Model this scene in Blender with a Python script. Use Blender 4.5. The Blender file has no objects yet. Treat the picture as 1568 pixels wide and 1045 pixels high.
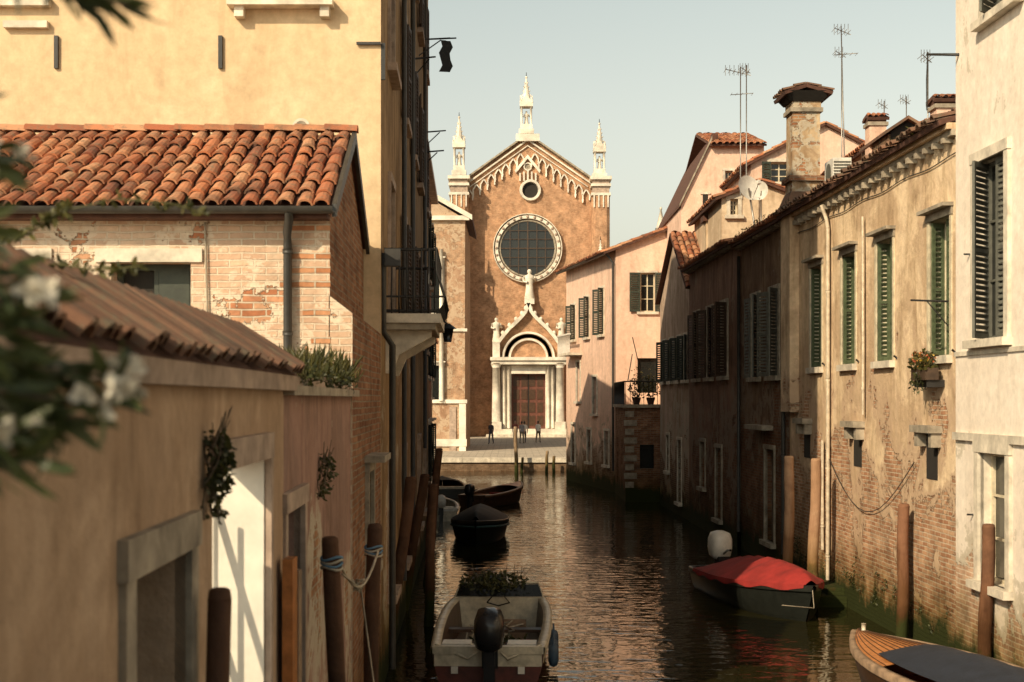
import bpy, math, random
from mathutils import Vector, Matrix
random.seed(7)
def U(a,b): return random.uniform(a,b)
sc=bpy.context.scene
F=2178.; HZ=612.; CX=784.; H=4.3; SK=0.0294
def PX(px,Y): return (px-CX)/F*Y
def PZ(py,Y): return H+(HZ-py)/F*Y
def WL(a,Y): return (-a-SK*Y,Y)
def WR(b,Y): return (b-SK*Y,Y)
pi=math.pi
# ---------------- mesh builder
class MB:
    def __init__(s): s.v=[];s.f=[];s.m=[];s.sm=[];s.mats=[];s.T=None
    def mi(s,mat):
        if mat not in s.mats: s.mats.append(mat)
        return s.mats.index(mat)
    def av(s,p):
        p=Vector(p)
        if s.T: p=s.T@p
        s.v.append(tuple(p)); return len(s.v)-1
    def face(s,pts,mat,smooth=False):
        s.f.append(tuple(s.av(p) for p in pts)); s.m.append(s.mi(mat)); s.sm.append(smooth)
    def fi(s,idx,mat,smooth=False):
        s.f.append(tuple(idx)); s.m.append(s.mi(mat)); s.sm.append(smooth)
    def grid(s,rows,mat,smooth=True,cu=False,cv=False):
        idx=[[s.av(p) for p in r] for r in rows]
        nr=len(rows); nc=len(rows[0])
        for i in range(nr if cv else nr-1):
            for j in range(nc if cu else nc-1):
                a=idx[i][j];b=idx[i][(j+1)%nc];c=idx[(i+1)%nr][(j+1)%nc];d=idx[(i+1)%nr][j]
                s.fi((a,b,c,d),mat,smooth)
        return idx
    def hexa(s,b,t,mat):
        i=[s.av(p) for p in list(b)+list(t)]
        for q in ((3,2,1,0),(4,5,6,7),(0,1,5,4),(1,2,6,5),(2,3,7,6),(3,0,4,7)):
            s.fi([i[k] for k in q],mat)
    def box(s,x0,x1,y0,y1,z0,z1,mat):
        s.hexa([(x0,y0,z0),(x1,y0,z0),(x1,y1,z0),(x0,y1,z0)],[(x0,y0,z1),(x1,y0,z1),(x1,y1,z1),(x0,y1,z1)],mat)
    def prism(s,poly,vec,mat,mat2=None):
        a=[s.av(p) for p in poly]; vec=Vector(vec); b=[s.av(Vector(p)+vec) for p in poly]; n=len(a)
        s.fi(a,mat); s.fi(b[::-1],mat)
        for k in range(n): s.fi((a[k],b[k],b[(k+1)%n],a[(k+1)%n]),mat2 or mat)
    def cyl(s,p0,p1,r0,r1,mat,n=8,cap=True,smooth=True):
        p0=Vector(p0);p1=Vector(p1);d=(p1-p0).normalized()
        a=d.cross(Vector((0,0,1)) if abs(d.z)<.9 else Vector((1,0,0))).normalized(); b=d.cross(a)
        rows=[[p+(a*math.cos(2*pi*k/n)+b*math.sin(2*pi*k/n))*r for k in range(n)] for p,r in ((p0,r0),(p1,r1))]
        ix=s.grid(rows,mat,smooth,cu=True)
        if cap: s.fi(ix[0],mat); s.fi(ix[1][::-1],mat)
    def tube(s,pts,r,mat,n=5):
        pts=[Vector(p) for p in pts]; rows=[]
        for k,p in enumerate(pts):
            d=(pts[min(k+1,len(pts)-1)]-pts[max(k-1,0)]).normalized()
            a=d.cross(Vector((.1,.2,1)) if abs(d.z)<.95 else Vector((1,0,0))).normalized(); b=d.cross(a)
            rr=r(k/(len(pts)-1)) if callable(r) else r
            rows.append([p+(a*math.cos(2*pi*q/n)+b*math.sin(2*pi*q/n))*rr for q in range(n)])
        s.grid(rows,mat,True,cu=True)
    def lathe(s,c,prof,mat,n=10,sy=1):
        c=Vector(c)
        s.grid([[c+Vector((r*math.cos(2*pi*k/n),r*sy*math.sin(2*pi*k/n),z)) for k in range(n)] for r,z in prof],mat,True,cu=True)
    def ball(s,c,rx,ry,rz,mat,n=10,m=7):
        s.grid([[Vector(c)+Vector((rx*math.sin(pi*j/m)*math.cos(2*pi*k/n),ry*math.sin(pi*j/m)*math.sin(2*pi*k/n),rz*math.cos(pi*j/m))) for k in range(n)] for j in range(m+1)],mat,True,cu=True)
    def obj(s,name,parent=None):
        me=bpy.data.meshes.new(name); me.from_pydata(s.v,[],s.f)
        for m in s.mats: me.materials.append(m)
        me.polygons.foreach_set('material_index',s.m); me.polygons.foreach_set('use_smooth',s.sm)
        uv=me.uv_layers.new(name='UVMap'); me.update()
        for p in me.polygons:
            n=p.normal
            if abs(n.z)>.93: t=None
            else:
                t=Vector((-n.y,n.x,0)).normalized()
                if t.x<-1e-3 or (abs(t.x)<=1e-3 and t.y<0): t=-t
            for li in p.loop_indices:
                c=me.vertices[me.loops[li].vertex_index].co
                uv.data[li].uv=(c.x,c.y) if t is None else (c.x*t.x+c.y*t.y,c.z)
        o=bpy.data.objects.new(name,me); sc.collection.objects.link(o)
        if parent: o.parent=parent
        return o
# ---------------- node helpers
def newmat(name):
    m=bpy.data.materials.new(name); m.use_nodes=True; nt=m.node_tree
    return m,nt,nt.nodes['Principled BSDF']
def setin(nt,sock,v):
    if v is None: return
    if isinstance(v,bpy.types.NodeSocket): nt.links.new(v,sock)
    elif isinstance(v,(tuple,list)) and sock.type=='RGBA': sock.default_value=(v[0],v[1],v[2],1)
    else: sock.default_value=v
def tc(nt,o):
    n=nt.nodes.new('ShaderNodeTexCoord'); return n.outputs[o]
def mapp(nt,vec,scale,loc=(0,0,0)):
    n=nt.nodes.new('ShaderNodeMapping'); nt.links.new(vec,n.inputs[0]); n.inputs['Scale'].default_value=scale; n.inputs['Location'].default_value=loc; return n.outputs[0]
def noi(nt,vec,scale,det=4,rough=.6,dist=0):
    n=nt.nodes.new('ShaderNodeTexNoise'); nt.links.new(vec,n.inputs['Vector']); n.inputs['Scale'].default_value=scale; n.inputs['Detail'].default_value=det; n.inputs['Roughness'].default_value=rough; n.inputs['Distortion'].default_value=dist; return n.outputs['Fac']
def ramp(nt,fac,stops):
    n=nt.nodes.new('ShaderNodeValToRGB'); nt.links.new(fac,n.inputs[0]); e=n.color_ramp.elements
    while len(e)<len(stops): e.new(.5)
    for k,(p,c) in enumerate(stops):
        e[k].position=p; e[k].color=(c,c,c,1) if not isinstance(c,(tuple,list)) else (c[0],c[1],c[2],1)
    return n.outputs[0]
def mix(nt,fac,a,b,bt='MIX'):
    n=nt.nodes.new('ShaderNodeMix'); n.data_type='RGBA'; n.blend_type=bt
    setin(nt,n.inputs[0],fac); setin(nt,n.inputs[6],a); setin(nt,n.inputs[7],b); return n.outputs[2]
def mth(nt,op,a,b=None,clamp=False):
    n=nt.nodes.new('ShaderNodeMath'); n.operation=op; n.use_clamp=clamp; setin(nt,n.inputs[0],a)
    if b is not None: setin(nt,n.inputs[1],b)
    return n.outputs[0]
def bump(nt,h,st,dist,nrm=None):
    n=nt.nodes.new('ShaderNodeBump'); nt.links.new(h,n.inputs['Height']); n.inputs['Strength'].default_value=st; n.inputs['Distance'].default_value=dist
    if nrm: nt.links.new(nrm,n.inputs['Normal'])
    return n.outputs[0]
def sepz(nt,vec,i=2):
    n=nt.nodes.new('ShaderNodeSeparateXYZ'); nt.links.new(vec,n.inputs[0]); return n.outputs[i]
def wallmat(name,c1,c2,peel=None,bc1=(.33,.14,.07),bc2=(.45,.25,.13),mort=(.42,.36,.27),algae=True,dirt=.5,bp=0.,bs=1.,und=(.5,.44,.34),pscale=.7,tint=.5,bstr=.65):
    m,nt,b=newmat(name); o=tc(nt,'Object'); uv=tc(nt,'UV')
    n1=noi(nt,o,.6,5,.68,.4); n2=noi(nt,o,6,4,.7); st=noi(nt,mapp(nt,o,(1.5,1.5,.32)),1.5,4,.7,.5)
    col=mix(nt,ramp(nt,n1,[(.43,0),(.54,1)]),c1,c2)
    col=mix(nt,.5,col,ramp(nt,n2,[(.25,.62),(.7,1.12)]),'MULTIPLY')
    col=mix(nt,dirt,col,ramp(nt,st,[(.34,(.40,.34,.27)),(.47,(.84,.81,.76)),(.6,(1,1,1))]),'MULTIPLY')
    nn=nt.nodes.new('ShaderNodeTexNoise'); nt.links.new(o,nn.inputs['Vector']); nn.inputs['Scale'].default_value=3
    sc_=nt.nodes.new('ShaderNodeVectorMath'); sc_.operation='MULTIPLY_ADD'; nt.links.new(nn.outputs['Color'],sc_.inputs[0]); sc_.inputs[1].default_value=(.03,.03,0); nt.links.new(uv,sc_.inputs[2])
    br=nt.nodes.new('ShaderNodeTexBrick'); nt.links.new(sc_.outputs[0],br.inputs['Vector'])
    br.inputs['Scale'].default_value=1; br.inputs['Brick Width'].default_value=.27*bs; br.inputs['Row Height'].default_value=.078*bs; br.inputs['Mortar Size'].default_value=.011*bs; br.inputs['Mortar Smooth'].default_value=.3
    br.inputs['Color1'].default_value=(*bc1,1); br.inputs['Color2'].default_value=(*bc2,1); br.inputs['Mortar'].default_value=(*mort,1); br.inputs['Bias'].default_value=-.1
    bcol=mix(nt,.85,br.outputs['Color'],ramp(nt,noi(nt,o,1.7,5,.75),[(.3,.4),(.66,1.3)]),'MULTIPLY')
    hgt=mth(nt,'ADD',n2,mth(nt,'MULTIPLY',n1,1.2))
    if bp>0:
        col=mix(nt,mth(nt,'MULTIPLY',br.outputs['Fac'],bp),col,mort)
        col=mix(nt,tint,col,mix(nt,.3,bcol,c1))
        hgt=mth(nt,'SUBTRACT',n2,mth(nt,'MULTIPLY',br.outputs['Fac'],.8*bp))
    z=sepz(nt,o)
    if peel:
        thr,k,zc=peel
        mk=noi(nt,o,pscale,6,.7,.3)
        mk=mth(nt,'ADD',mk,mth(nt,'MAXIMUM',mth(nt,'MULTIPLY',mth(nt,'SUBTRACT',zc,z),k),-.12))
        col=mix(nt,ramp(nt,mk,[(thr-.08,0),(thr-.07,.55),(thr-.02,.9)]),col,und)
        mask=ramp(nt,mk,[(thr,0),(thr+.012,1)])
        col=mix(nt,mask,col,bcol)
        hb=mth(nt,'SUBTRACT',-1.1,mth(nt,'MULTIPLY',br.outputs['Fac'],.8))
        hb=mth(nt,'ADD',hb,mth(nt,'MULTIPLY',n2,.5))
        h2=nt.nodes.new('ShaderNodeMix'); setin(nt,h2.inputs[0],mask); nt.links.new(hgt,h2.inputs[2]); nt.links.new(hb,h2.inputs[3]); hgt=h2.outputs[0]
    if algae:
        za=mth(nt,'ADD',z,mth(nt,'MULTIPLY',noi(nt,o,1.5,4,.7),-1.4))
        zz=mth(nt,'ADD',mth(nt,'MULTIPLY',za,.5),.5)
        col=mix(nt,ramp(nt,zz,[(.45,(1)),(.95,0)]),col,mix(nt,.85,col,(.36,.32,.14),'MULTIPLY'))
        col=mix(nt,ramp(nt,zz,[(.36,(1)),(.5,0)]),col,(.030,.036,.010))
    nt.links.new(col,b.inputs['Base Color']); b.inputs['Roughness'].default_value=.92; b.inputs['Specular IOR Level'].default_value=.12
    nt.links.new(bump(nt,hgt,bstr,.025),b.inputs['Normal'])
    return m
def plain(name,c,rough=.7,metal=0,var=.3,scale=6,c2=None,bmp=.2):
    m,nt,b=newmat(name); o=tc(nt,'Object'); n=noi(nt,o,scale,4,.65)
    col=mix(nt,ramp(nt,n,[(.3,0),(.7,1)]),tuple(x*(1-var) for x in c),c2 or tuple(min(x*(1+var*.6),.9) for x in c))
    nt.links.new(col,b.inputs['Base Color']); b.inputs['Roughness'].default_value=rough; b.inputs['Metallic'].default_value=metal
    if bmp: nt.links.new(bump(nt,noi(nt,o,scale*4,2,.6),bmp,.01),b.inputs['Normal'])
    return m
def leafmat(name,c1,c2):
    m,nt,b=newmat(name); g=nt.nodes.new('ShaderNodeNewGeometry')
    col=ramp(nt,g.outputs['Random Per Island'],[(0,c1),(1,c2)])
    nt.links.new(col,b.inputs['Base Color']); b.inputs['Roughness'].default_value=.5
    tr=nt.nodes.new('ShaderNodeBsdfTranslucent'); nt.links.new(col,tr.inputs[0])
    ms=nt.nodes.new('ShaderNodeMixShader'); ms.inputs[0].default_value=.3
    nt.links.new(b.outputs[0],ms.inputs[1]); nt.links.new(tr.outputs[0],ms.inputs[2]); nt.links.new(ms.outputs[0],nt.nodes['Material Output'].inputs[0])
    return m
def tilemat(name,cols,lich=.5):
    m,nt,b=newmat(name); g=nt.nodes.new('ShaderNodeNewGeometry'); o=tc(nt,'Object')
    n=len(cols); col=ramp(nt,g.outputs['Random Per Island'],[(k/(n-1),c) for k,c in enumerate(cols)])
    col=mix(nt,mth(nt,'MULTIPLY',ramp(nt,noi(nt,o,9,5,.75),[(.5,0),(.62,1)]),lich),col,(.15,.135,.09))
    col=mix(nt,mth(nt,'MULTIPLY',ramp(nt,noi(nt,o,1.2,4,.7),[(.48,0),(.66,1)]),lich),col,(.06,.04,.03))
    nt.links.new(col,b.inputs['Base Color']); b.inputs['Roughness'].default_value=.9
    nt.links.new(bump(nt,noi(nt,o,30,3,.6),.4,.01),b.inputs['Normal']); return m
# ---------------- materials
M={}
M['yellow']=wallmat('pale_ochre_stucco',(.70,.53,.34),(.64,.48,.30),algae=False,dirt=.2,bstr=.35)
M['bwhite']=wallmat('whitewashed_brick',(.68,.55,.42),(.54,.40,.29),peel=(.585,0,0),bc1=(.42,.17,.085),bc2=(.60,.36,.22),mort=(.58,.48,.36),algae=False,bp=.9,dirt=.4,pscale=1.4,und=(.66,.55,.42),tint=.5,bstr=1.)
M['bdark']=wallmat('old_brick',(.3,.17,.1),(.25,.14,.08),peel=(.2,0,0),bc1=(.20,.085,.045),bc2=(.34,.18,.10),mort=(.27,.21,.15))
M['nearwall']=wallmat('garden_stucco',(.54,.39,.27),(.43,.30,.20),dirt=.4,peel=(.78,.02,2))
M['pinkwall']=wallmat('rose_stucco',(.40,.25,.20),(.31,.20,.16),peel=(.64,.05,3.0),dirt=.5)
M['tan']=wallmat('peeling_tan_stucco',(.80,.62,.42),(.60,.44,.29),peel=(.565,.052,4.1),bc1=(.36,.18,.10),bc2=(.58,.37,.23),mort=(.58,.47,.34),dirt=.6,und=(.52,.37,.25),pscale=.85,bstr=1.)
M['white']=wallmat('white_stucco',(.86,.77,.66),(.82,.72,.61),peel=(.58,.07,2.3),bc1=(.42,.25,.16),bc2=(.55,.37,.25),mort=(.62,.51,.38),dirt=.18,bstr=.4)
M['jamb']=plain('whitewash',(.76,.71,.62),.9,var=.15,scale=3)
M['brown']=wallmat('shaded_brown_stucco',(.25,.165,.105),(.16,.10,.065),peel=(.53,.045,4.5),dirt=.7,bc1=(.17,.075,.04),bc2=(.25,.13,.075),mort=(.19,.145,.10),und=(.25,.19,.14))  # brown tones lowered so the colour deepens the shadow on this wall
M['rose2']=wallmat('shaded_rose_stucco',(.30,.18,.13),(.23,.14,.10),peel=(.57,.045,3.8),dirt=.7,bc1=(.17,.075,.04),bc2=(.25,.13,.075),mort=(.19,.145,.10),und=(.26,.2,.15))  # rose darkened too, shade of the canal walls worked into the colour
M['pale']=wallmat('pale_stucco',(.62,.48,.38),(.48,.36,.27),peel=(.62,.06,4.0),dirt=.6,bc1=(.2,.1,.06),bc2=(.3,.18,.11))
M['pink']=wallmat('pink_stucco',(.84,.58,.45),(.75,.52,.40),peel=(.62,.07,3.4),dirt=.35,und=(.42,.33,.25),bc1=(.24,.13,.08),bc2=(.34,.21,.14))
M['cream']=wallmat('cream_stucco',(.72,.58,.42),(.60,.46,.32),algae=False,dirt=.5)
M['church']=wallmat('church_brick',(.45,.23,.12),(.38,.18,.10),peel=(.1,0,0),bc1=(.44,.23,.125),bc2=(.53,.31,.18),mort=(.47,.31,.2),algae=False)
M['leftshade']=wallmat('ochre_shaded_stucco',(.38,.255,.14),(.28,.185,.10),peel=(.64,.03,3.0),dirt=.7)  # canal-side ochre darkened, the colour carries the shade of these faces
M['stone']=plain('istrian_stone',(.64,.57,.46),.8,var=.4,scale=3)
M['churchstone']=plain('church_marble',(.74,.66,.55),.7,var=.42,scale=.8)
M['stoned']=plain('weathered_stone',(.34,.29,.22),.9,var=.5,scale=4)
M['stonep']=plain('rose_stone',(.40,.30,.23),.9,var=.4,scale=4)
M['glass']=plain('window_glass',(.015,.017,.016),.12,var=.2,bmp=0)
M['void']=plain('dark_interior',(.02,.017,.013),.9,var=.2,bmp=0)
M['iron']=plain('wrought_iron',(.02,.019,.018),.55,var=.3)
M['gutter']=plain('gutter_metal',(.04,.038,.034),.5,var=.4)
M['green']=plain('green_shutter_paint',(.085,.11,.055),.7,var=.45,scale=9)
M['dgreen']=plain('dark_green_paint',(.03,.038,.025),.6,var=.4)
M['creamp']=plain('cream_paint',(.60,.52,.37),.6,var=.35)
M['graysh']=plain('grey_shutter_paint',(.11,.11,.09),.7,var=.35)
M['brownsh']=plain('brown_shutter_paint',(.06,.035,.02),.7,var=.4)
M['tile']=tilemat('terracotta_tiles',[(.20,.06,.032),(.48,.175,.075),(.34,.105,.048),(.54,.24,.115),(.27,.09,.045),(.58,.30,.16)],.6)
M['tileold']=tilemat('weathered_tiles',[(.09,.05,.035),(.22,.11,.065),(.14,.08,.055),(.30,.16,.095)],.7)
M['tileb']=plain('tile_bed',(.10,.045,.03),.95,var=.4)
M['varn']=plain('varnished_wood',(.46,.18,.055),.35,var=.4,scale=8)
M['varnd']=plain('dark_plank',(.07,.035,.018),.4,var=.4)
M['woodl']=plain('grey_wood',(.28,.19,.12),.85,var=.5,scale=5)
M['pipew']=plain('pale_pipe',(.60,.51,.38),.7,var=.4)
M['bark']=plain('branch_bark',(.12,.09,.06),.9)
M['leaf']=leafmat('oleander_leaf',(.022,.036,.012),(.09,.11,.035))
M['leaf2']=leafmat('weed_leaf',(.03,.035,.008),(.13,.115,.028))
M['leaf3']=leafmat('ivy_leaf',(.02,.028,.008),(.075,.08,.022))
M['petal']=leafmat('white_petal',(.6,.55,.45),(.8,.76,.66))
M['petaly']=leafmat('yellow_petal',(.6,.40,.06),(.5,.12,.06))
M['steel']=plain('antenna_metal',(.35,.33,.30),.4,metal=.6,bmp=0)
M['whitep']=plain('white_plastic',(.70,.67,.60),.4,var=.2,bmp=0)
M['cowl']=plain('outboard_black',(.018,.018,.02),.25,var=.1,bmp=0)
M['redtarp']=plain('red_canvas',(.28,.020,.016),.8,var=.4,scale=2,bmp=.5)
M['bluetarp']=plain('navy_canvas',(.016,.021,.034),.7,var=.3,scale=4,bmp=.5)
M['darktarp']=plain('dark_canvas',(.015,.016,.015),.7,var=.3,scale=4)
M['hullr']=plain('red_hull_paint',(.10,.022,.015),.45,var=.5)
M['hulld']=plain('dark_hull_paint',(.016,.018,.015),.35,var=.3)
M['hullt']=plain('teal_hull_paint',(.06,.14,.15),.4,var=.3)
M['gel']=plain('cream_gelcoat',(.56,.50,.38),.4,var=.4,scale=5)
M['fender']=plain('blue_fender',(.03,.06,.10),.5,var=.2)
M['rope']=plain('rope_fibre',(.45,.39,.3),.9)
M['brope']=plain('blue_rope',(.12,.22,.32),.9)
M['door']=plain('church_door_wood',(.13,.042,.024),.6,var=.4,scale=3)
M['lun']=plain('lunette_porphyry',(.33,.16,.12),.5,var=.3,scale=1)
m,nt,b=newmat('campo_paving'); o=tc(nt,'Object'); br=nt.nodes.new('ShaderNodeTexBrick'); nt.links.new(o,br.inputs[0]); br.inputs['Scale'].default_value=1
br.inputs['Brick Width'].default_value=.9; br.inputs['Row Height'].default_value=.45; br.inputs['Color1'].default_value=(.44,.38,.30,1); br.inputs['Color2'].default_value=(.52,.45,.36,1); br.inputs['Mortar'].default_value=(.2,.17,.13,1)
nt.links.new(mix(nt,.5,br.outputs[0],ramp(nt,noi(nt,o,.8,5,.6),[(.3,.6),(.7,1.1)]),'MULTIPLY'),b.inputs[0]); b.inputs['Roughness'].default_value=.85; M['pave']=m
m,nt,b=newmat('canal_water'); o=tc(nt,'Object')
h1=noi(nt,mapp(nt,o,(.9,1.8,1)),1.7,2,.5,.5); h2=noi(nt,mapp(nt,o,(1,1.3,1)),6,1,.5,.3); h3=noi(nt,o,.22,2,.5)
hh=mth(nt,'ADD',mth(nt,'MULTIPLY',h1,1.0),mth(nt,'MULTIPLY',h2,.14))
b.inputs['Base Color'].default_value=(.018,.016,.005,1); b.inputs['Roughness'].default_value=.03; b.inputs['IOR'].default_value=1.33
bn=nt.nodes.new('ShaderNodeBump'); nt.links.new(hh,bn.inputs['Height']); bn.inputs['Distance'].default_value=.034
nt.links.new(ramp(nt,h3,[(.35,.3),(.65,.85)]),bn.inputs['Strength']); nt.links.new(bn.outputs[0],b.inputs['Normal']); M['water']=m
# ---------------- wall helpers
class Wall:
    def __init__(s,p0,p1):
        s.p0=Vector((p0[0],p0[1],0)); d=Vector((p1[0],p1[1],0))-s.p0; s.L=d.length; s.t=d/s.L; s.n=Vector((s.t.y,-s.t.x,0))
    def P(s,u,z,d=0): return s.p0+s.t*u+s.n*d+Vector((0,0,z))
def wgrid(mb,W,z0,z1,ops,mat,dep=.22,rmat=None,gmat=None):
    us=sorted({0,W.L}|{o[0] for o in ops}|{o[1] for o in ops}); zs=sorted({z0,z1}|{o[2] for o in ops}|{o[3] for o in ops})
    for i in range(len(us)-1):
        for j in range(len(zs)-1):
            cu=(us[i]+us[i+1])/2; cz=(zs[j]+zs[j+1])/2
            if any(o[0]<cu<o[1] and o[2]<cz<o[3] for o in ops): continue
            mb.face([W.P(us[i],zs[j]),W.P(us[i+1],zs[j]),W.P(us[i+1],zs[j+1]),W.P(us[i],zs[j+1])],mat)
    for o in ops:
        a,b_,c,d=o[:4]; rm=rmat or mat
        for q in (((a,c),(a,d)),((b_,c),(b_,d)),((a,c),(b_,c)),((a,d),(b_,d))):
            mb.face([W.P(*q[0]),W.P(*q[1]),W.P(*q[1],-dep),W.P(*q[0],-dep)],rm)
        mb.face([W.P(a,c,-dep),W.P(b_,c,-dep),W.P(b_,d,-dep),W.P(a,d,-dep)],gmat or M['glass'])
def wbox(mb,W,u0,u1,z0,z1,d0,d1,mat):
    mb.hexa([W.P(u0,z0,d0),W.P(u1,z0,d0),W.P(u1,z0,d1),W.P(u0,z0,d1)],[W.P(u0,z1,d0),W.P(u1,z1,d0),W.P(u1,z1,d1),W.P(u0,z1,d1)],mat)
def shut(mb,W,hu,dr,ang,w,z0,z1,mat,off=.03,slat=True):
    ca,sa=math.cos(ang),math.sin(ang)
    def Q(s,z,t): return W.P(hu+dr*(s*ca-t*sa),z,off+s*sa+t*ca)
    def bx(s0,s1,a,b_,t0,t1): mb.hexa([Q(s0,a,t0),Q(s1,a,t0),Q(s1,a,t1),Q(s0,a,t1)],[Q(s0,b_,t0),Q(s1,b_,t0),Q(s1,b_,t1),Q(s0,b_,t1)],mat)
    bx(0,.06,z0,z1,0,.04); bx(w-.06,w,z0,z1,0,.04); bx(.06,w-.06,z0,z0+.08,0,.04); bx(.06,w-.06,z1-.08,z1,0,.04)
    zm=(z0+z1)/2; bx(.06,w-.06,zm-.03,zm+.03,0,.04)
    if slat:
        n=int((z1-z0)/.085)
        for k in range(1,n):
            z=z0+(z1-z0)*k/n
            mb.hexa([Q(.06,z-.03,.035),Q(w-.06,z-.03,.035),Q(w-.06,z-.02,.04),Q(.06,z-.02,.04)],[Q(.06,z+.02,.0),Q(w-.06,z+.02,.0),Q(w-.06,z+.03,.005),Q(.06,z+.03,.005)],mat)
    else: bx(.06,w-.06,z0+.08,z1-.08,.01,.03)
def wframe(mb,W,o,dep,mat,fr=.06,bars=(1,2)):
    a,b_,c,d=o[:4]; e=-dep+.004
    wbox(mb,W,a,a+fr,c,d,e,e+.05,mat); wbox(mb,W,b_-fr,b_,c,d,e,e+.05,mat)
    wbox(mb,W,a+fr,b_-fr,c,c+fr,e,e+.05,mat); wbox(mb,W,a+fr,b_-fr,d-fr,d,e,e+.05,mat)
    for k in range(1,bars[0]+1):
        u=a+(b_-a)*k/(bars[0]+1); wbox(mb,W,u-.025,u+.025,c+fr,d-fr,e,e+.047,mat)
    for k in range(1,bars[1]+1):
        z=c+(d-c)*k/(bars[1]+1); wbox(mb,W,a+fr,b_-fr,z-.018,z+.018,e,e+.04,mat)
def surround(mb,W,o,mat,w=.12,pr=.04,sill=True,hood=False):
    a,b_,c,d=o[:4]
    wbox(mb,W,a-w,a,c,d,-.05,pr,mat); wbox(mb,W,b_,b_+w,c,d,-.05,pr,mat); wbox(mb,W,a-w-.02,b_+w+.02,d,d+w,-.05,pr+.012,mat)
    if sill: wbox(mb,W,a-w-.06,b_+w+.06,c-.12,c,-.05,pr+.10,mat)
    if hood: wbox(mb,W,a-w-.08,b_+w+.08,d+w,d+w+.08,-.05,pr+.2,mat)
def tiles(mb,A,B,C,D,mat=None,base=None,cw=.2,rl=.36,jit=1.):
    mat=mat or M['tile']; base=base or M['tileb']
    A,B,C,D=[Vector(p) for p in (A,B,C,D)]
    nrm=(B-A).cross(D-A).normalized()
    if nrm.z<0: nrm=-nrm
    mb.hexa([p-nrm*.09 for p in (A,B,C,D)],[p-nrm*.01 for p in (A,B,C,D)],base)
    w=((B-A).length+(C-D).length)/2; nc=max(1,round(w/cw)); nr=max(1,round((D-A).length/rl)); side=(B-A).normalized()
    def Q(u,v): return A.lerp(B,u).lerp(D.lerp(C,u),v)
    up=(D-A).normalized(); cwid=w/nc
    for i in range(nc):
        for j in range(nr):
            u=(i+.5)/nc; v0=j/nr-.02; v1=min((j+1.15)/nr,1)
            P0=Q(u,v0)+nrm*(.03+U(-.008,.01)*jit)+side*U(-.014,.014)*jit+up*U(-.02,.02)*jit
            P1=Q(u,v1)+nrm*.0+side*U(-.01,.01)*jit
            r0=cwid*.46; r1=cwid*.36
            def arc(P,r,e=.8): return [P+side*math.cos(pi*k/6)*r+nrm*math.sin(pi*k/6)*r*e for k in range(7)]
            mb.grid([arc(P0,r0*.78,.72),arc(P0,r0),arc(P1,r1)],mat,smooth=False)
def leaves(mb,c,rad,n,size,mat,asp=.35,down=0):
    for _ in range(n):
        while True:
            p=Vector((U(-1,1),U(-1,1),U(-1,1)))
            if p.length<1: break
        p=Vector((p.x*rad[0],p.y*rad[1],p.z*rad[2]))+Vector(c)
        leaf(mb,p,Vector((U(-1,1),U(-1,1),U(-.8,1)-down)).normalized(),size*U(.6,1.3),mat,asp)
def leaf(mb,p,d,s,mat,asp=.35):
    a=d.cross(Vector((U(-1,1),U(-1,1),U(-1,1)))).normalized(); n=d.cross(a)*.12
    i=[mb.av(q) for q in (p,p+d*s*.35+a*s*asp*.5,p+d*s*.75+a*s*asp*.4-n*s,p+d*s-n*s*2,p+d*s*.75-a*s*asp*.4-n*s,p+d*s*.35-a*s*asp*.5)]
    mb.fi(i,mat)
def plainwalls(mb,pts,z0,z1,mat,skip=()):
    n=len(pts)
    for k in range(n):
        if k in skip: continue
        a=pts[k];b_=pts[(k+1)%n]
        mb.face([(a[0],a[1],z0),(b_[0],b_[1],z0),(b_[0],b_[1],z1),(a[0],a[1],z1)],mat)
def top(mb,pts,z,mat): mb.face([(p[0],p[1],z) for p in pts],mat)
# ================= GROUND / WATER
mb=MB(); mb.face([(-1500,-300,0),(1500,-300,0),(1500,3000,0),(-1500,3000,0)],M['water']); mb.obj('canal_water')
mb=MB()
mb.prism([(-1500,86,-2),(1500,86,-2),(1500,2500,-2),(-1500,2500,-2)],(0,0,2.78),M['pave'])
l0=WL(1.9,-200);l1=WL(1.9,76)
mb.prism([(-1500,-200,-2),(l0[0],l0[1],-2),(l1[0],l1[1],-2),(-1500,76,-2)],(0,0,2.75),M['pave'])
r0=WR(8.3,-200);r1=WR(8.3,64)
mb.prism([(r0[0],r0[1],-2),(1500,-200,-2),(1500,76,-2),(6.5,76,-2),(r1[0],r1[1],-2)],(0,0,2.75),M['pave'])
mb.obj('ground')
mb=MB()
qb=wallmat('quay_brick',(.3,.2,.13),(.3,.2,.12),peel=(.2,0,0),bc1=(.16,.09,.05),bc2=(.24,.15,.09),mort=(.2,.16,.11),algae=False)
mb.box(-150,150,85.2,86.0,-1,.52,qb)
x=-60
while x<80:
    l=U(1.2,2.2); mb.box(x,x+l-.015,85.08,86.1,.52,.80+U(-.008,.008),M['stone']); x+=l
mb.obj('quay_edge')
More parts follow.
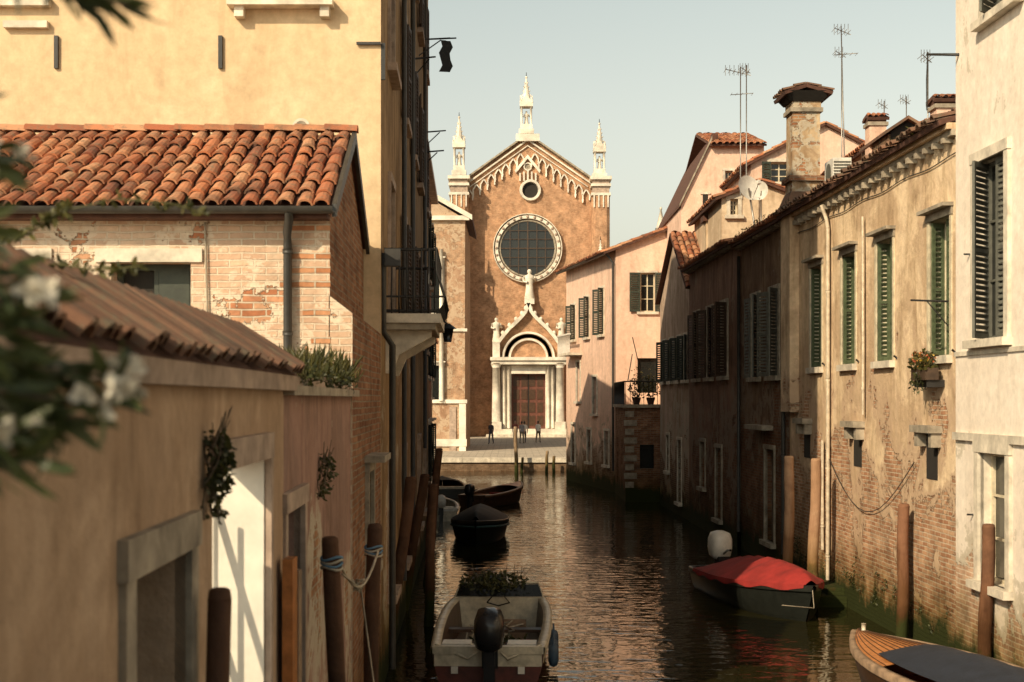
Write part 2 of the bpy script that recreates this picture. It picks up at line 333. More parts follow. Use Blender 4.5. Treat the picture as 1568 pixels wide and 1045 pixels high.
# ================= LEFT : garden wall
mb=MB(); W=Wall(WL(1.3,2.9),WL(1.3,9.9))
def yo(y): return y-2.9
win1=(yo(5.42),yo(6.5),1.9,3.62); gate=(yo(7.17),yo(8.99),.6,3.93)
wgrid(mb,Wall(WL(1.3,2.9),WL(1.3,7.17)),-.5,4.36,[win1],M['nearwall'],dep=.28,gmat=M['glass'])
wgrid(mb,Wall(WL(1.3,8.99),WL(1.3,9.9)),-.5,4.36,[],M['nearwall'])
wbox(mb,W,gate[0],gate[1],3.93,4.36,-.3,0,M['nearwall']); wbox(mb,W,gate[0],gate[1],-.5,.6,-.3,0,M['nearwall'])
wbox(mb,W,gate[0]-.01,gate[0],.6,3.93,-.3,-.001,M['nearwall']); wbox(mb,W,gate[1],gate[1]+.9,.6,3.93,-.42,-.3,M['jamb']); wbox(mb,W,gate[1]-.012,gate[1]-.002,.6,3.93,-.3,-.002,M['jamb'])
wbox(mb,W,0,4.27,.6,4.36,-.32,-.3,M['nearwall'])
wbox(mb,W,-.1,W.L+.05,4.36,4.47,-.35,.09,M['stonep'])
surround(mb,W,win1,M['stoned'],w=.16,pr=.03,sill=False); wframe(mb,W,win1,.28,M['graysh'],fr=.08,bars=(1,0))
wbox(mb,W,gate[0]-.05,gate[1]+.1,3.93,4.09,-.06,.05,M['stonep'])
wbox(mb,W,gate[1],gate[1]+.1,.6,3.93,-.06,.045,M['stonep'])
A=W.P(-.1,4.475,.10);B=W.P(W.L+.05,4.475,.10);C=W.P(W.L+.05,4.80,-.33);D=W.P(-.1,4.80,-.33)
tiles(mb,A,B,C,D,M['tileold'],cw=.17,rl=.5,jit=1.6)
A2=W.P(-.1,4.475,-.76);B2=W.P(W.L+.05,4.475,-.76); tiles(mb,A2,B2,C,D,M['tileold'],cw=.17,rl=.5)
mb.obj('garden_wall')
mb=MB(); yi=9.6
Wi=Wall((-6.,yi),(WL(1.72,yi)[0],yi)); wgrid(mb,Wi,.7,4.2,[],M['white'])
mb.obj('courtyard_wall')
mb=MB(); dg=-.42  # unseen slanted bars, added to throw shadow lines on the white jamb
u=gate[1]-.02
for z in (1.2,1.9,2.6,3.3): mb.tube([W.P(u-1.1,z-.25,dg-.35),W.P(u-.1,z+.35,dg+.05)],.022,M['iron'])
for k in range(5): mb.cyl(W.P(u-.15-k*.28,.6,dg-.02-k*.07),W.P(u-.15-k*.28,3.85,dg-.02-k*.07),.016,.016,M['iron'],6)
for z in (1.55,2.9): mb.tube([W.P(u-1.3,z,dg-.34),W.P(u-.05,z,dg)],.022,M['iron'])
mb.obj('gate_shadow_bars')
mb=MB(); W=Wall(WL(1.32,9.9),WL(1.32,15.7)); w2=(.12,1.15,1.4,3.5)
wgrid(mb,W,-.5,4.33,[w2],M['pinkwall'],dep=.3,gmat=M['void']); surround(mb,W,w2,M['stonep'],w=.14,pr=.04,sill=False); wframe(mb,W,w2,.3,M['graysh'],bars=(1,1))
wbox(mb,W,-.02,W.L-.01,4.33,4.40,-.35,.10,M['stoned']); wbox(mb,W,0,W.L,-.5,4.33,-.35,-.33,M['pinkwall'])
wbox(mb,W,.5,W.L-.3,4.40,4.50,-.28,.04,M['stonep'])
mb.obj('rose_wall')
mb=MB()
for k in range(560):
    u=U(.1,5.5); p=W.P(u,4.45,U(-.25,.08)); hgt=U(.08,.38)*(1 if u>1 else .6)*(.6+.5*math.sin(u*2.3)**2)
    for q in range(3): leaf(mb,p+Vector((U(-.05,.05),U(-.05,.05),0)),Vector((U(-.5,.5),U(-.4,.4),1)).normalized(),hgt*U(.6,1.1),M['leaf2'],.08)
for k in range(16):
    u=U(.3,5.3); leaves(mb,W.P(u,4.48,U(-.1,.1)),(.14,.25,.1),50,.06,M['leaf3'],.4)
mb.obj('wall_top_weeds')
def hangplant(name,y,ztop,zbot,wd,n,mat,a=1.25):
    mb=MB()
    p=Vector((*WL(a,y),0)); sub=[(U(-1,1),random.random()) for _ in range(9)]
    for s in range(9):
        pts=[p+Vector((.02+.04*math.sin(s+t*4),wd*sub[s][0]*t+.03*math.sin(t*9+s),ztop+(zbot-ztop)*t*(.5+.5*sub[s][1]))) for t in [q/6 for q in range(7)]]
        mb.tube(pts,.005,M['bark'],4)
        for k in range(n//9):
            i=random.randrange(6); q=pts[i].lerp(pts[i+1],random.random())+Vector((U(-.02,.04),U(-.04,.04),U(-.03,.03)))
            leaf(mb,q,Vector((U(-.2,1),U(-1,1),U(-1,.5))).normalized(),U(.025,.06),mat,.5)
    for k in range(12):
        q=p+Vector((.03,U(-wd,wd)*.6,ztop-.05)); mb.tube([q,q+Vector((U(0,.06),U(-.06,.14),U(.05,.2)))],.003,M['bark'],3)
    mb.obj(name)
hangplant('wall_ivy',6.95,PZ(668,7.),PZ(800,7.),.15,330,M['leaf3'],1.27)
hangplant('wall_ivy',12.4,PZ(700,12.4),PZ(765,12.4),.35,200,M['leaf3'],1.29)
# ================= brick outbuilding
mb=MB(); Y0=15.7;Y1=20.66
p1=(WL(1.55,Y0)[0],Y0); W=Wall((-9.5,Y0),p1)
def uX(px): return PX(px,Y0)+9.5
o1=(uX(170),uX(292),PZ(510,Y0),PZ(402,Y0)); o2=(uX(-60),uX(62),PZ(510,Y0),PZ(402,Y0))
wgrid(mb,W,.7,6.5,[o1,o2],M['bwhite'],dep=.3,gmat=M['void'])
for o in (o1,o2):
    wbox(mb,W,o[0]-.17,o[1]+.13,o[3],o[3]+.15,-.05,.03,M['stone'])
    wframe(mb,W,o,.3,M['dgreen'],fr=.07,bars=(1,0)); wbox(mb,W,(o[0]+o[1])/2+.03,o[1]-.07,o[2],o[3]-.07,-.28,-.24,M['dgreen'])
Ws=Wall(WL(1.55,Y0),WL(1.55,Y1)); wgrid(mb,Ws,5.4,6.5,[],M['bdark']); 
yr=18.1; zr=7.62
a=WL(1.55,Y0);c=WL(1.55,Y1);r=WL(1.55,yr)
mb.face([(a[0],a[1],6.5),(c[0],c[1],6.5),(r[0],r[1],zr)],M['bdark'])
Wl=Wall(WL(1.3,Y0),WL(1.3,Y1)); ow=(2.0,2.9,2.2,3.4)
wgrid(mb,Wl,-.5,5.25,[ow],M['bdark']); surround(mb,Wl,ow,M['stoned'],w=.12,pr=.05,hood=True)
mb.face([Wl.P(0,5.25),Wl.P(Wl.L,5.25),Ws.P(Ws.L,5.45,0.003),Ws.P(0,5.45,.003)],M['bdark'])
Wf=Wall(WL(1.56,Y0),WL(1.3,Y0)); mb.face([Wf.P(0,-.5),Wf.P(Wf.L,-.5),Wf.P(Wf.L,5.25),Wf.P(0,5.45)],M['bwhite'])
rng=random.Random(3)
M['orb']=wallmat('orange_brick',(.4,.2,.1),(.4,.2,.1),peel=(.1,0,0),bc1=(.40,.17,.08),bc2=(.54,.28,.15),mort=(.5,.42,.32),algae=False)
for k in range(13):
    z=4.45+k*.156
    if rng.random()<.6: wbox(mb,W,W.L-.2-rng.random()*.42,W.L+.006,z,z+.072,-.02,.004+.003*(k%2),M['orb'])
mb.box(-9.5,-9.45,Y0+.05,Y1,.7,6.5,M['bdark'])
xe=a[0]+.06
tiles(mb,(-9.6,15.42,6.40),(xe,15.42,6.40),(xe-.08,yr,zr+.05),(-9.6,yr,zr+.05),cw=.2,rl=.36,jit=1.8)
tiles(mb,(-9.6,20.6,6.55),(xe-.16,20.6,6.55),(xe-.08,yr,zr+.05),(-9.6,yr,zr+.05),cw=.22,rl=.36)
k=-9.6
while k<xe-.3:
    mb.grid([[Vector((k+s*.42,yr+.11*(1-.15*s)*math.cos(pi*q/6),zr+.08+.02*(1-s)+.09*math.sin(pi*q/6))) for q in range(7)] for s in (0,1)],M['tile'],False); k+=.38
mb.hexa([(xe,15.42,6.28),(xe+.05,15.42,6.28),(xe-.03,yr,zr-.06),(xe-.08,yr,zr-.06)],[(xe,15.42,6.42),(xe+.05,15.42,6.42),(xe-.03,yr,zr+.1),(xe-.08,yr,zr+.1)],M['gutter'])
mb.hexa([(xe-.16,20.6,6.4),(xe-.11,20.6,6.4),(xe-.03,yr,zr-.06),(xe-.08,yr,zr-.06)],[(xe-.16,20.6,6.55),(xe-.11,20.6,6.55),(xe-.03,yr,zr+.1),(xe-.08,yr,zr+.1)],M['gutter'])
for rr in (.075,.068): mb.grid([[Vector((X,15.36+rr*math.cos(pi+pi*q/6),6.38+rr*math.sin(pi+pi*q/6))) for q in range(7)] for X in (-9.6,xe+.02)],M['gutter'])
mb.box(-9.5,a[0],15.44,15.7,6.27,6.33,M['tileb'])
xp=PX(440,15.6)
mb.tube([(xp+.05,15.36,6.33),(xp+.05,15.4,6.25),(xp,15.58,6.12),(xp,15.62,6.0),(xp,15.62,3.5)],.048,M['gutter'],8)
for z in (5.9,5.0): mb.cyl((xp,15.62,z),(xp,15.62,z+.05),.058,.058,M['gutter'],8)
mb.tube([(uX(315)-9.5,15.67,6.25),(uX(318)-9.5,15.67,5.4),(uX(322)-9.5,15.67,4.6)],.012,M['stoned'],4)
mb.obj('brick_outbuilding')
# ================= yellow tall house
mb=MB(); YC=20.7; YE=44.
W=Wall((-12,YC),WL(1.3,YC)); HC=18.5
def yX(px): return PX(px,YC)+12
ow=[(yX(375),yX(490),10.12,12.2),(yX(-20),yX(60),10.12,12.2),(yX(375),yX(490),14,16),(yX(60),yX(170),14,16)]
wgrid(mb,W,.7,HC,ow,M['yellow'],dep=.2)
for o in ow: surround(mb,W,o,M['stone'],w=.12); wframe(mb,W,o,.2,M['creamp'])
wbox(mb,W,yX(352),yX(512),9.98,10.08,-.02,.26,M['stone'])
for px in (362,492): wbox(mb,W,yX(px),yX(px+14),9.83,9.98,-.02,.18,M['stone'])
wbox(mb,W,yX(8),yX(75),9.69,9.79,-.02,.1,M['stone'])
for px in (86,337):
    wbox(mb,W,yX(px-2),yX(px+4),PZ(106,YC),PZ(56,YC),.0,.05,M['iron'])
mb.cyl(W.P(yX(462),PZ(196,YC),-.01),W.P(yX(462),PZ(196,YC),.06),.13,.13,M['stone'],14); mb.cyl(W.P(yX(462),PZ(196,YC),.055),W.P(yX(462),PZ(196,YC),.064),.09,.09,M['stoned'],14)
mb.cyl(W.P(yX(452),PZ(212,YC),-.01),W.P(yX(452),PZ(212,YC),.12),.12,.12,M['stonep'],14)
Wc=Wall(WL(1.3,YC),WL(1.3,YE))
def uc(y): return (y-YC)*Wc.L/(YE-YC)
cops=[]
for z in (1.2,5.65,9.6,13.4):
    for y in (23.1,27.5,31.5,35.5,40.):
        cops.append((uc(y-.55),uc(y+.55),z,z+2.1))
wgrid(mb,Wc,-.5,HC,cops,M['leftshade'],dep=.25)
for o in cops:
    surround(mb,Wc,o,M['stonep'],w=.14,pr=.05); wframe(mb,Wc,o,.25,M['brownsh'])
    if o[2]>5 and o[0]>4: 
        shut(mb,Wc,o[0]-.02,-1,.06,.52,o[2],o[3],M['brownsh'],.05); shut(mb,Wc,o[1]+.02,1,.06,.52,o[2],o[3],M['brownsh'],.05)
plainwalls(mb,[(-12,YC),WL(1.3,YC),WL(1.3,YE),(-12,YE)],.7,HC,M['leftshade'],skip=(0,1)); 
wbox(mb,Wc,-.1,Wc.L+.1,HC-.25,HC,-.1,.35,M['stone'])
tiles(mb,(-12,YC-.3,HC),(Wc.P(0,0,.4).x,YC-.3,HC),(-7,32,HC+2.6),(-12,32,HC+2.6),cw=.5,rl=1.2)
mb.face([Wc.P(0,HC,.4),Wc.P(Wc.L,HC,.4),(-7,32,HC+2.6)],M['tileb']); mb.face([(-12,YE,HC),Wc.P(Wc.L,HC,.4),(-7,32,HC+2.6),(-12,32,HC+2.6)],M['tileb'])
for y,z0,z1,r in ((25.9,1.0,17.8,.045),(29.8,1,18,.05),(37.8,3,18,.05)):
    q=Wc.P(uc(y),0,.1); mb.cyl((q.x,q.y,z0),(q.x,q.y,z1),r,r,M['gutter'],8)
q=Wc.P(uc(20.9),0,.12)
mb.tube([(q.x-.1,q.y,6.45),(q.x-.1,q.y,5.3),(q.x+.02,q.y+.2,5.1),(q.x+.02,q.y+.2,.3)],.05,M['gutter'],8)
wbox(mb,Wc,.05,.22,6.25,6.5,.05,.28,M['gutter'])
for y,z,l in ((33.,14.3,.55),(33.,12.2,.5),(36,13.4,.8),(38,10.9,.6),(41,12.,.6)):
    mb.cyl(Wc.P(uc(y),z,0),Wc.P(uc(y),z+.05,l),.025,.02,M['iron'],5)
    mb.cyl(Wc.P(uc(y),z-.4,0),Wc.P(uc(y),z,l*.7),.015,.015,M['iron'],4)
wbox(mb,W,W.L-.35,W.L+.0,PZ(70,YC),PZ(66,YC),.02,.06,M['iron'])
wbox(mb,Wc,-.0,.05,PZ(122,YC),PZ(66,YC),.0,.06,M['iron'])
mb.obj('yellow_house')
mb=MB()
pc=Wc.P(uc(36),13.4,.65)
mb.grid([[pc+Vector((.05*math.sin(k*2.1+j)+(j/6)*.26-.1,.1*j/6,-.16*k)) for j in range(7)] for k in range(6)],M['darktarp'])
mb.cyl(Wc.P(uc(36),13.4,.0),Wc.P(uc(36),13.45,.95),.02,.02,M['iron'],5)
mb.obj('hanging_cloth')
# balcony
mb=MB(); b0=uc(21.5);b1=uc(24.7); dz=5.6; dd=.85
wbox(mb,Wc,b0,b1,dz-.14,dz,.0,dd,M['stone']); wbox(mb,Wc,b0+.06,b1-.06,dz-.24,dz-.14,0,dd-.08,M['stoned'])
for u in (b0+.35,b1-.45):
    prof=[(0,dz-.24),(dd-.15,dz-.24),(dd-.15,dz-.34),(dd-.35,dz-.45),(.2,dz-.62),(.08,dz-.9),(0,dz-.9)]
    mb.prism([Wc.P(u,z,d) for d,z in prof],Wc.t*.22,M['stone'])
def bal(u,d,ou,od):
    pts=[(0,.0),(.10,.12),(.13,.25),(.07,.45),(0,.65),(0,1.0)]
    mb.tube([Wc.P(u+ou*e,dz+z,d+od*e) for e,z in pts],.014,M['iron'],5)
nb=22
for k in range(nb+1): bal(b0+(b1-b0)*k/nb,dd-.06,0,1)
for k in range(7):
    bal(b0+.04,(dd-.06)*k/7,-1,0); bal(b1-.04,(dd-.06)*k/7,1,0)
for z in (.04,.97): 
    mb.tube([Wc.P(b0+.04,dz+z,0),Wc.P(b0+.04,dz+z,dd-.06),Wc.P(b1-.04,dz+z,dd-.06),Wc.P(b1-.04,dz+z,0)],.025,M['iron'],6)
mb.tube([Wc.P(b0-.08,dz+.25,0),Wc.P(b0-.08,dz+.25,dd+.07),Wc.P(b1+.08,dz+.25,dd+.07),Wc.P(b1+.08,dz+.25,0)],.018,M['iron'],6)
mb.obj('iron_balcony')
mb=MB(); W=Wall(WL(1.7,YE),WL(1.7,62)); 
ops=[(u,u+1.1,z,z+2) for z in (1.3,5.2,9.) for u in (1.5,5,8.5,12,15.5)]
wgrid(mb,W,-.5,13,ops,M['rose2'])
for o in ops: surround(mb,W,o,M['stone'],w=.14,pr=.06,hood=True); shut(mb,W,o[0],-1,.4,.5,o[2],o[3],M['dgreen'],.06)
plainwalls(mb,[(-14,YE),WL(1.7,YE),WL(1.7,62),(-14,62)],.7,13,M['rose2'],skip=(1,))
wbox(mb,W,0,W.L,12.8,13,0,.3,M['stone'])
top(mb,[(-14,YE),WL(1.4,YE),WL(1.4,62),(-14,62)],13.01,M['tileb']); mb.obj('rose_house')
mb=MB(); W=Wall(WL(2.0,62),WL(2.0,75)); ops=[(u,u+1.,z,z+1.8) for z in (1.2,4.4) for u in (2,6,10)]
wgrid(mb,W,-.5,7.2,ops,M['leftshade']); plainwalls(mb,[(-14,62),WL(2,62),WL(2,75),(-14,75)],-.5,7.2,M['leftshade'],skip=(1,))
for o in ops: surround(mb,W,o,M['stone'],w=.14,pr=.06)
tiles(mb,(*WL(1.8,62),7.2),(*WL(1.8,75),7.2),(-7.5,75,8.8),(-7.5,62,8.8),cw=.4,rl=.8); mb.obj('low_canal_house')
mb=MB()
q=Wall(WL(1.3,YC),WL(1.3,YE)).P(uc(38),0,0); z=PZ(520,38)
mb.tube([(q.x,q.y,z+.45),(q.x+.45,q.y,z+.6),(q.x+.7,q.y,z+.4)],.025,M['iron'],6); mb.cyl((q.x+.7,q.y,z+.28),(q.x+.7,q.y,z+.42),.24,.06,M['iron'],8); mb.cyl((q.x+.7,q.y,z-.08),(q.x+.7,q.y,z+.28),.11,.18,M['glass'],6)
mb.obj('wall_lantern')
# ================= RIGHT
def rw(b,y0,y1): return Wall(WR(b,y1),WR(b,y0))
mb=MB(); b_=7.75; ya,yb=8.,22.7; W=rw(b_,ya,yb)
def ur(y): return (yb-y)*W.L/(yb-ya)
ops=[(ur(21.75),ur(20.55),5.2,7.9),(ur(21.6),ur(20.5),1.55,3.5),(ur(21.4),ur(20.1),10.0,12.3),(ur(17.5),ur(16.3),5.2,7.9),(ur(13.),ur(11.8),5.2,7.9),(ur(17.5),ur(16.3),1.55,3.5)]
wgrid(mb,W,-.5,14,ops,M['white'],dep=.22,rmat=M['stone'])
for o in ops:
    surround(mb,W,o,M['stone'],w=.16,pr=.05); wframe(mb,W,o,.22,M['creamp'] if o[2]<3 else M['graysh'])
    if o[2]>4:
        mm=M['graysh']; wd=(o[1]-o[0])/2
        shut(mb,W,o[1]-.01,-1,.12,wd*.95,o[2]+.02,o[3]-.02,mm,-.16); shut(mb,W,o[0]+.01,1,.75,wd*.95,o[2]+.02,o[3]-.02,mm,-.20)
    mb.cyl(W.P(o[0]-.3,(o[2]+o[3])/2,0),W.P(o[0]-.3,(o[2]+o[3])/2,.1),.015,.015,M['iron'],5)
wbox(mb,W,0,W.L,3.66,3.78,-.01,.06,M['stone']); wbox(mb,W,0,W.L,4.98,5.05,-.01,.03,M['stone'])
plainwalls(mb,[WR(b_,ya),(16,ya),(16,yb),WR(b_,yb)],.7,14,M['white'],skip=(3,)); top(mb,[WR(b_-.3,ya),(16,ya),(16,yb),WR(b_-.3,yb)],14,M['tileb'])
mb.cyl(W.P(.15,PZ(83,22.5),0),W.P(.15,PZ(83,22.5),.52),.025,.02,M['iron'],6); mb.tube([W.P(.15,PZ(83,22.5),.5),W.P(.1,PZ(120,22.5),.5),W.P(.05,8.9,.48)],.012,M['iron'],4)
mb.obj('white_house')
# R2
mb=MB(); b_=7.8; ya,yb=22.7,34.7; W=rw(b_,ya,yb); HR=8.75
ys=[23.62,26.75,29.3,32.05]
ops=[(ur(y+.52),ur(y-.52),5.02,7.3) for y in ys]
wgrid(mb,W,-.5,HR,ops,M['tan'],dep=.30,rmat=M['creamp'])
for o in ops:
    wframe(mb,W,o,.30,M['creamp'],bars=(1,3))
    wbox(mb,W,o[0]-.1,o[1]+.1,o[2]-.13,o[2],-.02,.10,M['stone']); 
    wbox(mb,W,o[0]-.13,o[1]+.13,o[3],o[3]+.13,-.04,.035,M['stoned']);wbox(mb,W,o[0]-.16,o[1]+.16,o[3]+.13,o[3]+.19,-.04,.18,M['stoned'])
    wbox(mb,W,o[0]-.1,o[0],o[2],o[3],-.04,.022,M['creamp']); wbox(mb,W,o[1],o[1]+.1,o[2],o[3],-.04,.022,M['creamp'])
    shut(mb,W,o[1]-.01,-1,U(.02,.12),.44,o[2]+.02,o[3]-.02,M['green'],-.16)
    shut(mb,W,o[0]+.03,1,U(1.25,1.5),.24,o[2]+.02,o[3]-.02,M['green'],-.25)
    mb.cyl(W.P(o[1]+.25,5.05,0),W.P(o[1]+.25,5.1,.06),.02,.02,M['iron'],5)
for y in (24.0,28.6,32.9):
    wbox(mb,W,ur(y+.5),ur(y-.5),3.74,3.86,-.05,.24,M['stoned']); wbox(mb,W,ur(y+.45),ur(y+.3),3.5,3.74,-.05,.17,M['stoned']); wbox(mb,W,ur(y-.3),ur(y-.45),3.5,3.74,-.05,.17,M['stoned'])
    wbox(mb,W,ur(y+.28),ur(y-.28),2.95,3.73,-.02,.012,M['void'])
wbox(mb,W,0,W.L,8.52,8.62,-.05,.12,M['stoned']); wbox(mb,W,0,W.L,8.62,8.72,-.05,.2,M['tan'])
k=.15
while k<W.L: wbox(mb,W,k,k+.1,8.42+U(-.02,.02),8.52,-.05,.18,M['stoned']); k+=U(.42,.5)
A=W.P(0,8.76,.34);B=W.P(W.L,8.76,.34);C=W.P(W.L,10.1,-4);D=W.P(0,10.1,-4)
tiles(mb,A,B,C,D,M['tileold'],cw=.2,rl=.4,jit=2.4)
plainwalls(mb,[WR(b_,ya),WR(16,ya),WR(16,yb),WR(b_,yb)],.7,8.7,M['tan'],skip=(3,))
mb.face([W.P(0,8.6,.0),W.P(0,10,-4),W.P(0,8.6,-8)],M['tan'])
wbox(mb,W,-.02,.95,4.0,9.0,-.2,.22,M['tan'])
mb.hexa([W.P(.0,8.9,-.75),W.P(.95,8.9,-.75),W.P(.95,8.9,.3),W.P(.0,8.9,.3)],[W.P(.1,9.25,-.6),W.P(.85,9.25,-.6),W.P(.85,9.25,.16),W.P(.1,9.25,.16)],M['tileold'])
M['chim']=wallmat('chimney_stucco',(.70,.54,.35),(.42,.29,.18),peel=(.56,0,0),dirt=.8,algae=False,pscale=1.9)
wbox(mb,W,.12,.84,9.25,9.5,-.56,.14,M['chim'])
wbox(mb,W,.04,.92,9.5,9.62,-.64,.22,M['bdark']); wbox(mb,W,.14,.82,9.62,11.15,-.54,.12,M['chim'])
wbox(mb,W,.08,.88,11.15,11.25,-.60,.18,M['stoned']); wbox(mb,W,.12,.84,11.25,11.4,-.56,.14,M['chim'])
mb.hexa([W.P(.08,11.4,-.60),W.P(.88,11.4,-.60),W.P(.88,11.4,.18),W.P(.08,11.4,.18)],[W.P(-.08,11.62,-.76),W.P(1.04,11.62,-.76),W.P(1.04,11.62,.34),W.P(-.08,11.62,.34)],M['void'])
tiles(mb,W.P(-.12,11.6,.38),W.P(1.08,11.6,.38),W.P(.9,11.82,-.2),W.P(.06,11.82,-.2),M['tileold'],cw=.17,rl=.3); tiles(mb,W.P(1.08,11.6,-.8),W.P(-.12,11.6,-.8),W.P(.06,11.82,-.2),W.P(.9,11.82,-.2),M['tileold'],cw=.17,rl=.3)
def vpipe(y,z0,z1,r,mat,d=.1,wob=.02):
    u=ur(y); n=6; mb.tube([W.P(u+(U(-wob,wob)),z0+(z1-z0)*k/n,d) for k in range(n+1)],r,mat,8)
    z=z0+.5
    while z<z1: mb.cyl(W.P(u,z,d),W.P(u,z+.06,d),r*1.25,r*1.25,mat,8); z+=1.9
vpipe(30.7,.4,8.0,.042,M['pipew'],.08); mb.tube([W.P(ur(30.7),8.0,.08),W.P(ur(30.7)-.05,8.2,.1),W.P(ur(30.8),8.5,.2)],.042,M['pipew'],8)
vpipe(28.0,4.0,7.9,.025,M['pipew'],.07); vpipe(31.2,1.0,3.4,.035,M['pipew'],.07); vpipe(34.9,.5,8.5,.05,M['gutter'],.12,0)
mb.tube([W.P(ur(23.2),PZ(462,23.2),.0),W.P(ur(23.2),PZ(462,23.2)+.02,.62)],.018,M['iron'],5); mb.tube([W.P(ur(23.2),PZ(500,23.2),.0),W.P(ur(23.2),PZ(462,23.2),.35)],.012,M['iron'],4)
mb.tube([W.P(ur(31)+(ur(24.8)-ur(31))*t,3.2-1.1*math.sin(pi*t),.06) for t in [k/12 for k in range(13)]],.010,M['gutter'],4)
mb.tube([W.P(.95+(W.L-.95)*t,8.25-.05*math.sin(pi*t*4)**2,.03) for t in [k/40 for k in range(41)]],.012,M['gutter'],4)
mb.obj('peeling_house')
mb=MB()
for k in range(34):
    u=U(0,11.8); leaves(mb,W.P(u,8.86,U(.1,.32)),(.08,.14,.09),14,.09,M['leaf2'],.25)
for k in range(50):
    u=U(0,11.8); leaves(mb,W.P(u,U(.3,1.0),.04),(.04,.16,.12),12,.05,M['leaf3'],.5)
mb.obj('wall_weeds')
mb=MB(); y=23.7; zb=4.62
u0=ur(y+.38);u1=ur(y-.38)
wbox(mb,W,u0,u1,zb,zb+.2,.12,.34,M['brownsh']); 
for u in (u0+.05,u1-.08): wbox(mb,W,u,u+.03,zb-.12,zb+.0,.0,.3,M['iron'])
leaves(mb,W.P((u0+u1)/2,zb+.28,.24),(.2,.45,.2),420,.08,M['leaf2'],.5); leaves(mb,W.P((u0+u1)/2,zb+.33,.26),(.2,.42,.16),110,.05,M['petaly'],.8); leaves(mb,W.P((u0+u1)/2,zb-.05,.36),(.08,.35,.2),90,.06,M['leaf3'],.4,down=1)
mb.obj('flower_box')
mb=MB()
q=Vector((PX(1283,31),31,PZ(290,31))); mb.box(q.x-.2,q.x+.2,q.y-.4,q.y+.4,q.z,q.z+.62,M['whitep'])
for k in range(8): mb.box(q.x-.18,q.x+.18,q.y-.415,q.y-.402,q.z+.06+k*.065,q.z+.09+k*.065,M['graysh'])
mb.cyl((q.x-.2,q.y,q.z+.31),(q.x-.215,q.y,q.z+.31),.24,.24,M['graysh'],16); mb.box(q.x-.2,q.x-.15,q.y-.35,q.y+.35,q.z-.6,q.z,M['iron']); mb.box(q.x+.15,q.x+.2,q.y-.35,q.y+.35,q.z-.6,q.z,M['iron'])
mb.obj('air_conditioner')
def rhouse(b_,ya,yb,z1,mat,ops,shm,eave=.3,hood=False,z0=-.5,rise=1.4,dp=4.5):
    mb=MB(); W=rw(b_,ya,yb)
    oo=[((yb-yc)-w/2,(yb-yc)+w/2,za,zb) for yc,w,za,zb in ops]
    wgrid(mb,W,z0,z1,oo,mat,dep=.22)
    for o in oo:
        surround(mb,W,o,M['stoned'],w=.12,pr=.04,hood=hood); wframe(mb,W,o,.22,M['creamp'] if o[2]>3 else M['brownsh'])
        if o[2]>3.5 and shm:
            wd=(o[1]-o[0])/2
            shut(mb,W,o[0]-.02,-1,U(.05,.5),wd,o[2],o[3],shm,.05); shut(mb,W,o[1]+.02,1,U(.05,.9),wd,o[2],o[3],shm,.05)
    plainwalls(mb,[WR(b_,ya),WR(b_+8,ya),WR(b_+8,yb),WR(b_,yb)],.7,z1-.02,mat,skip=(3,))
    wbox(mb,W,0,W.L,z1-.16,z1-.06,-.04,.1,M['stoned']); 
    k=.1
    while k<W.L-.1: wbox(mb,W,k,k+.09,z1-.14,z1-.02,0,.22,M['stoned']); k+=.45
    tiles(mb,W.P(-.02,z1,eave),W.P(W.L+.02,z1,eave),W.P(W.L+.02,z1+rise,-dp),W.P(-.02,z1+rise,-dp),M['tile'],cw=.22,rl=.42,jit=1.5)
    tiles(mb,W.P(-.02,z1,-2*dp),W.P(W.L+.02,z1,-2*dp),W.P(W.L+.02,z1+rise,-dp),W.P(-.02,z1+rise,-dp),M['tile'],cw=.5,rl=.9)
    for u in (0,W.L): mb.face([W.P(u,z1-.03,0),W.P(u,z1+rise-.03,-dp),W.P(u,z1-.03,-2*dp)],mat)
    return mb,W
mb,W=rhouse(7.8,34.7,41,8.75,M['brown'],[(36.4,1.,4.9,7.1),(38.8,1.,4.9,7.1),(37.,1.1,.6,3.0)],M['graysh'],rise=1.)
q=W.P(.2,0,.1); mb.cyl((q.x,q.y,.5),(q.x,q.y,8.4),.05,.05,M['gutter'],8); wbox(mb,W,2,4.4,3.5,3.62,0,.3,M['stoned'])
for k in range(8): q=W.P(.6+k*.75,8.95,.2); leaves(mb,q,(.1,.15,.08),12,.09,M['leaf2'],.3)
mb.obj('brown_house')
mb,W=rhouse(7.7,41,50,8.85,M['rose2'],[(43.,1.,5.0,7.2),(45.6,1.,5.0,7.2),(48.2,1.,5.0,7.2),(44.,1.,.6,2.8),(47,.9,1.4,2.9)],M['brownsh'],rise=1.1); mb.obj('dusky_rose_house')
# R4 gable
mb=MB(); W=rw(7.75,50,58)
oo=[(k,k+.8,5.0,6.6) for k in (.9,2.9,4.9,6.6)]+[(2,2.7,1.5,2.9),(5,5.9,.5,2.8)]
wgrid(mb,W,-.5,8.3,oo,M['pale'])
for o in oo: surround(mb,W,o,M['stone'],w=.1,pr=.04); wframe(mb,W,o,.22,M['brownsh'])
for o in oo[:4]: shut(mb,W,o[0],-1,.4,.4,o[2],o[3],M['dgreen'],.05); shut(mb,W,o[1],1,.3,.4,o[2],o[3],M['dgreen'],.05)
mb.face([W.P(0,8.3),W.P(W.L,8.3),W.P(W.L*.52,10.5)],M['pale'])
tiles(mb,W.P(W.L+.15,8.25,.2),W.P(W.L+.15,8.25,-9),W.P(W.L*.52,10.6,-9),W.P(W.L*.52,10.6,.2),M['tile'],cw=.22,rl=.4,jit=1.4)
tiles(mb,W.P(-.15,8.25,.2),W.P(-.15,8.25,-9),W.P(W.L*.52,10.6,-9),W.P(W.L*.52,10.6,.2),M['tile'],cw=.4,rl=.8)
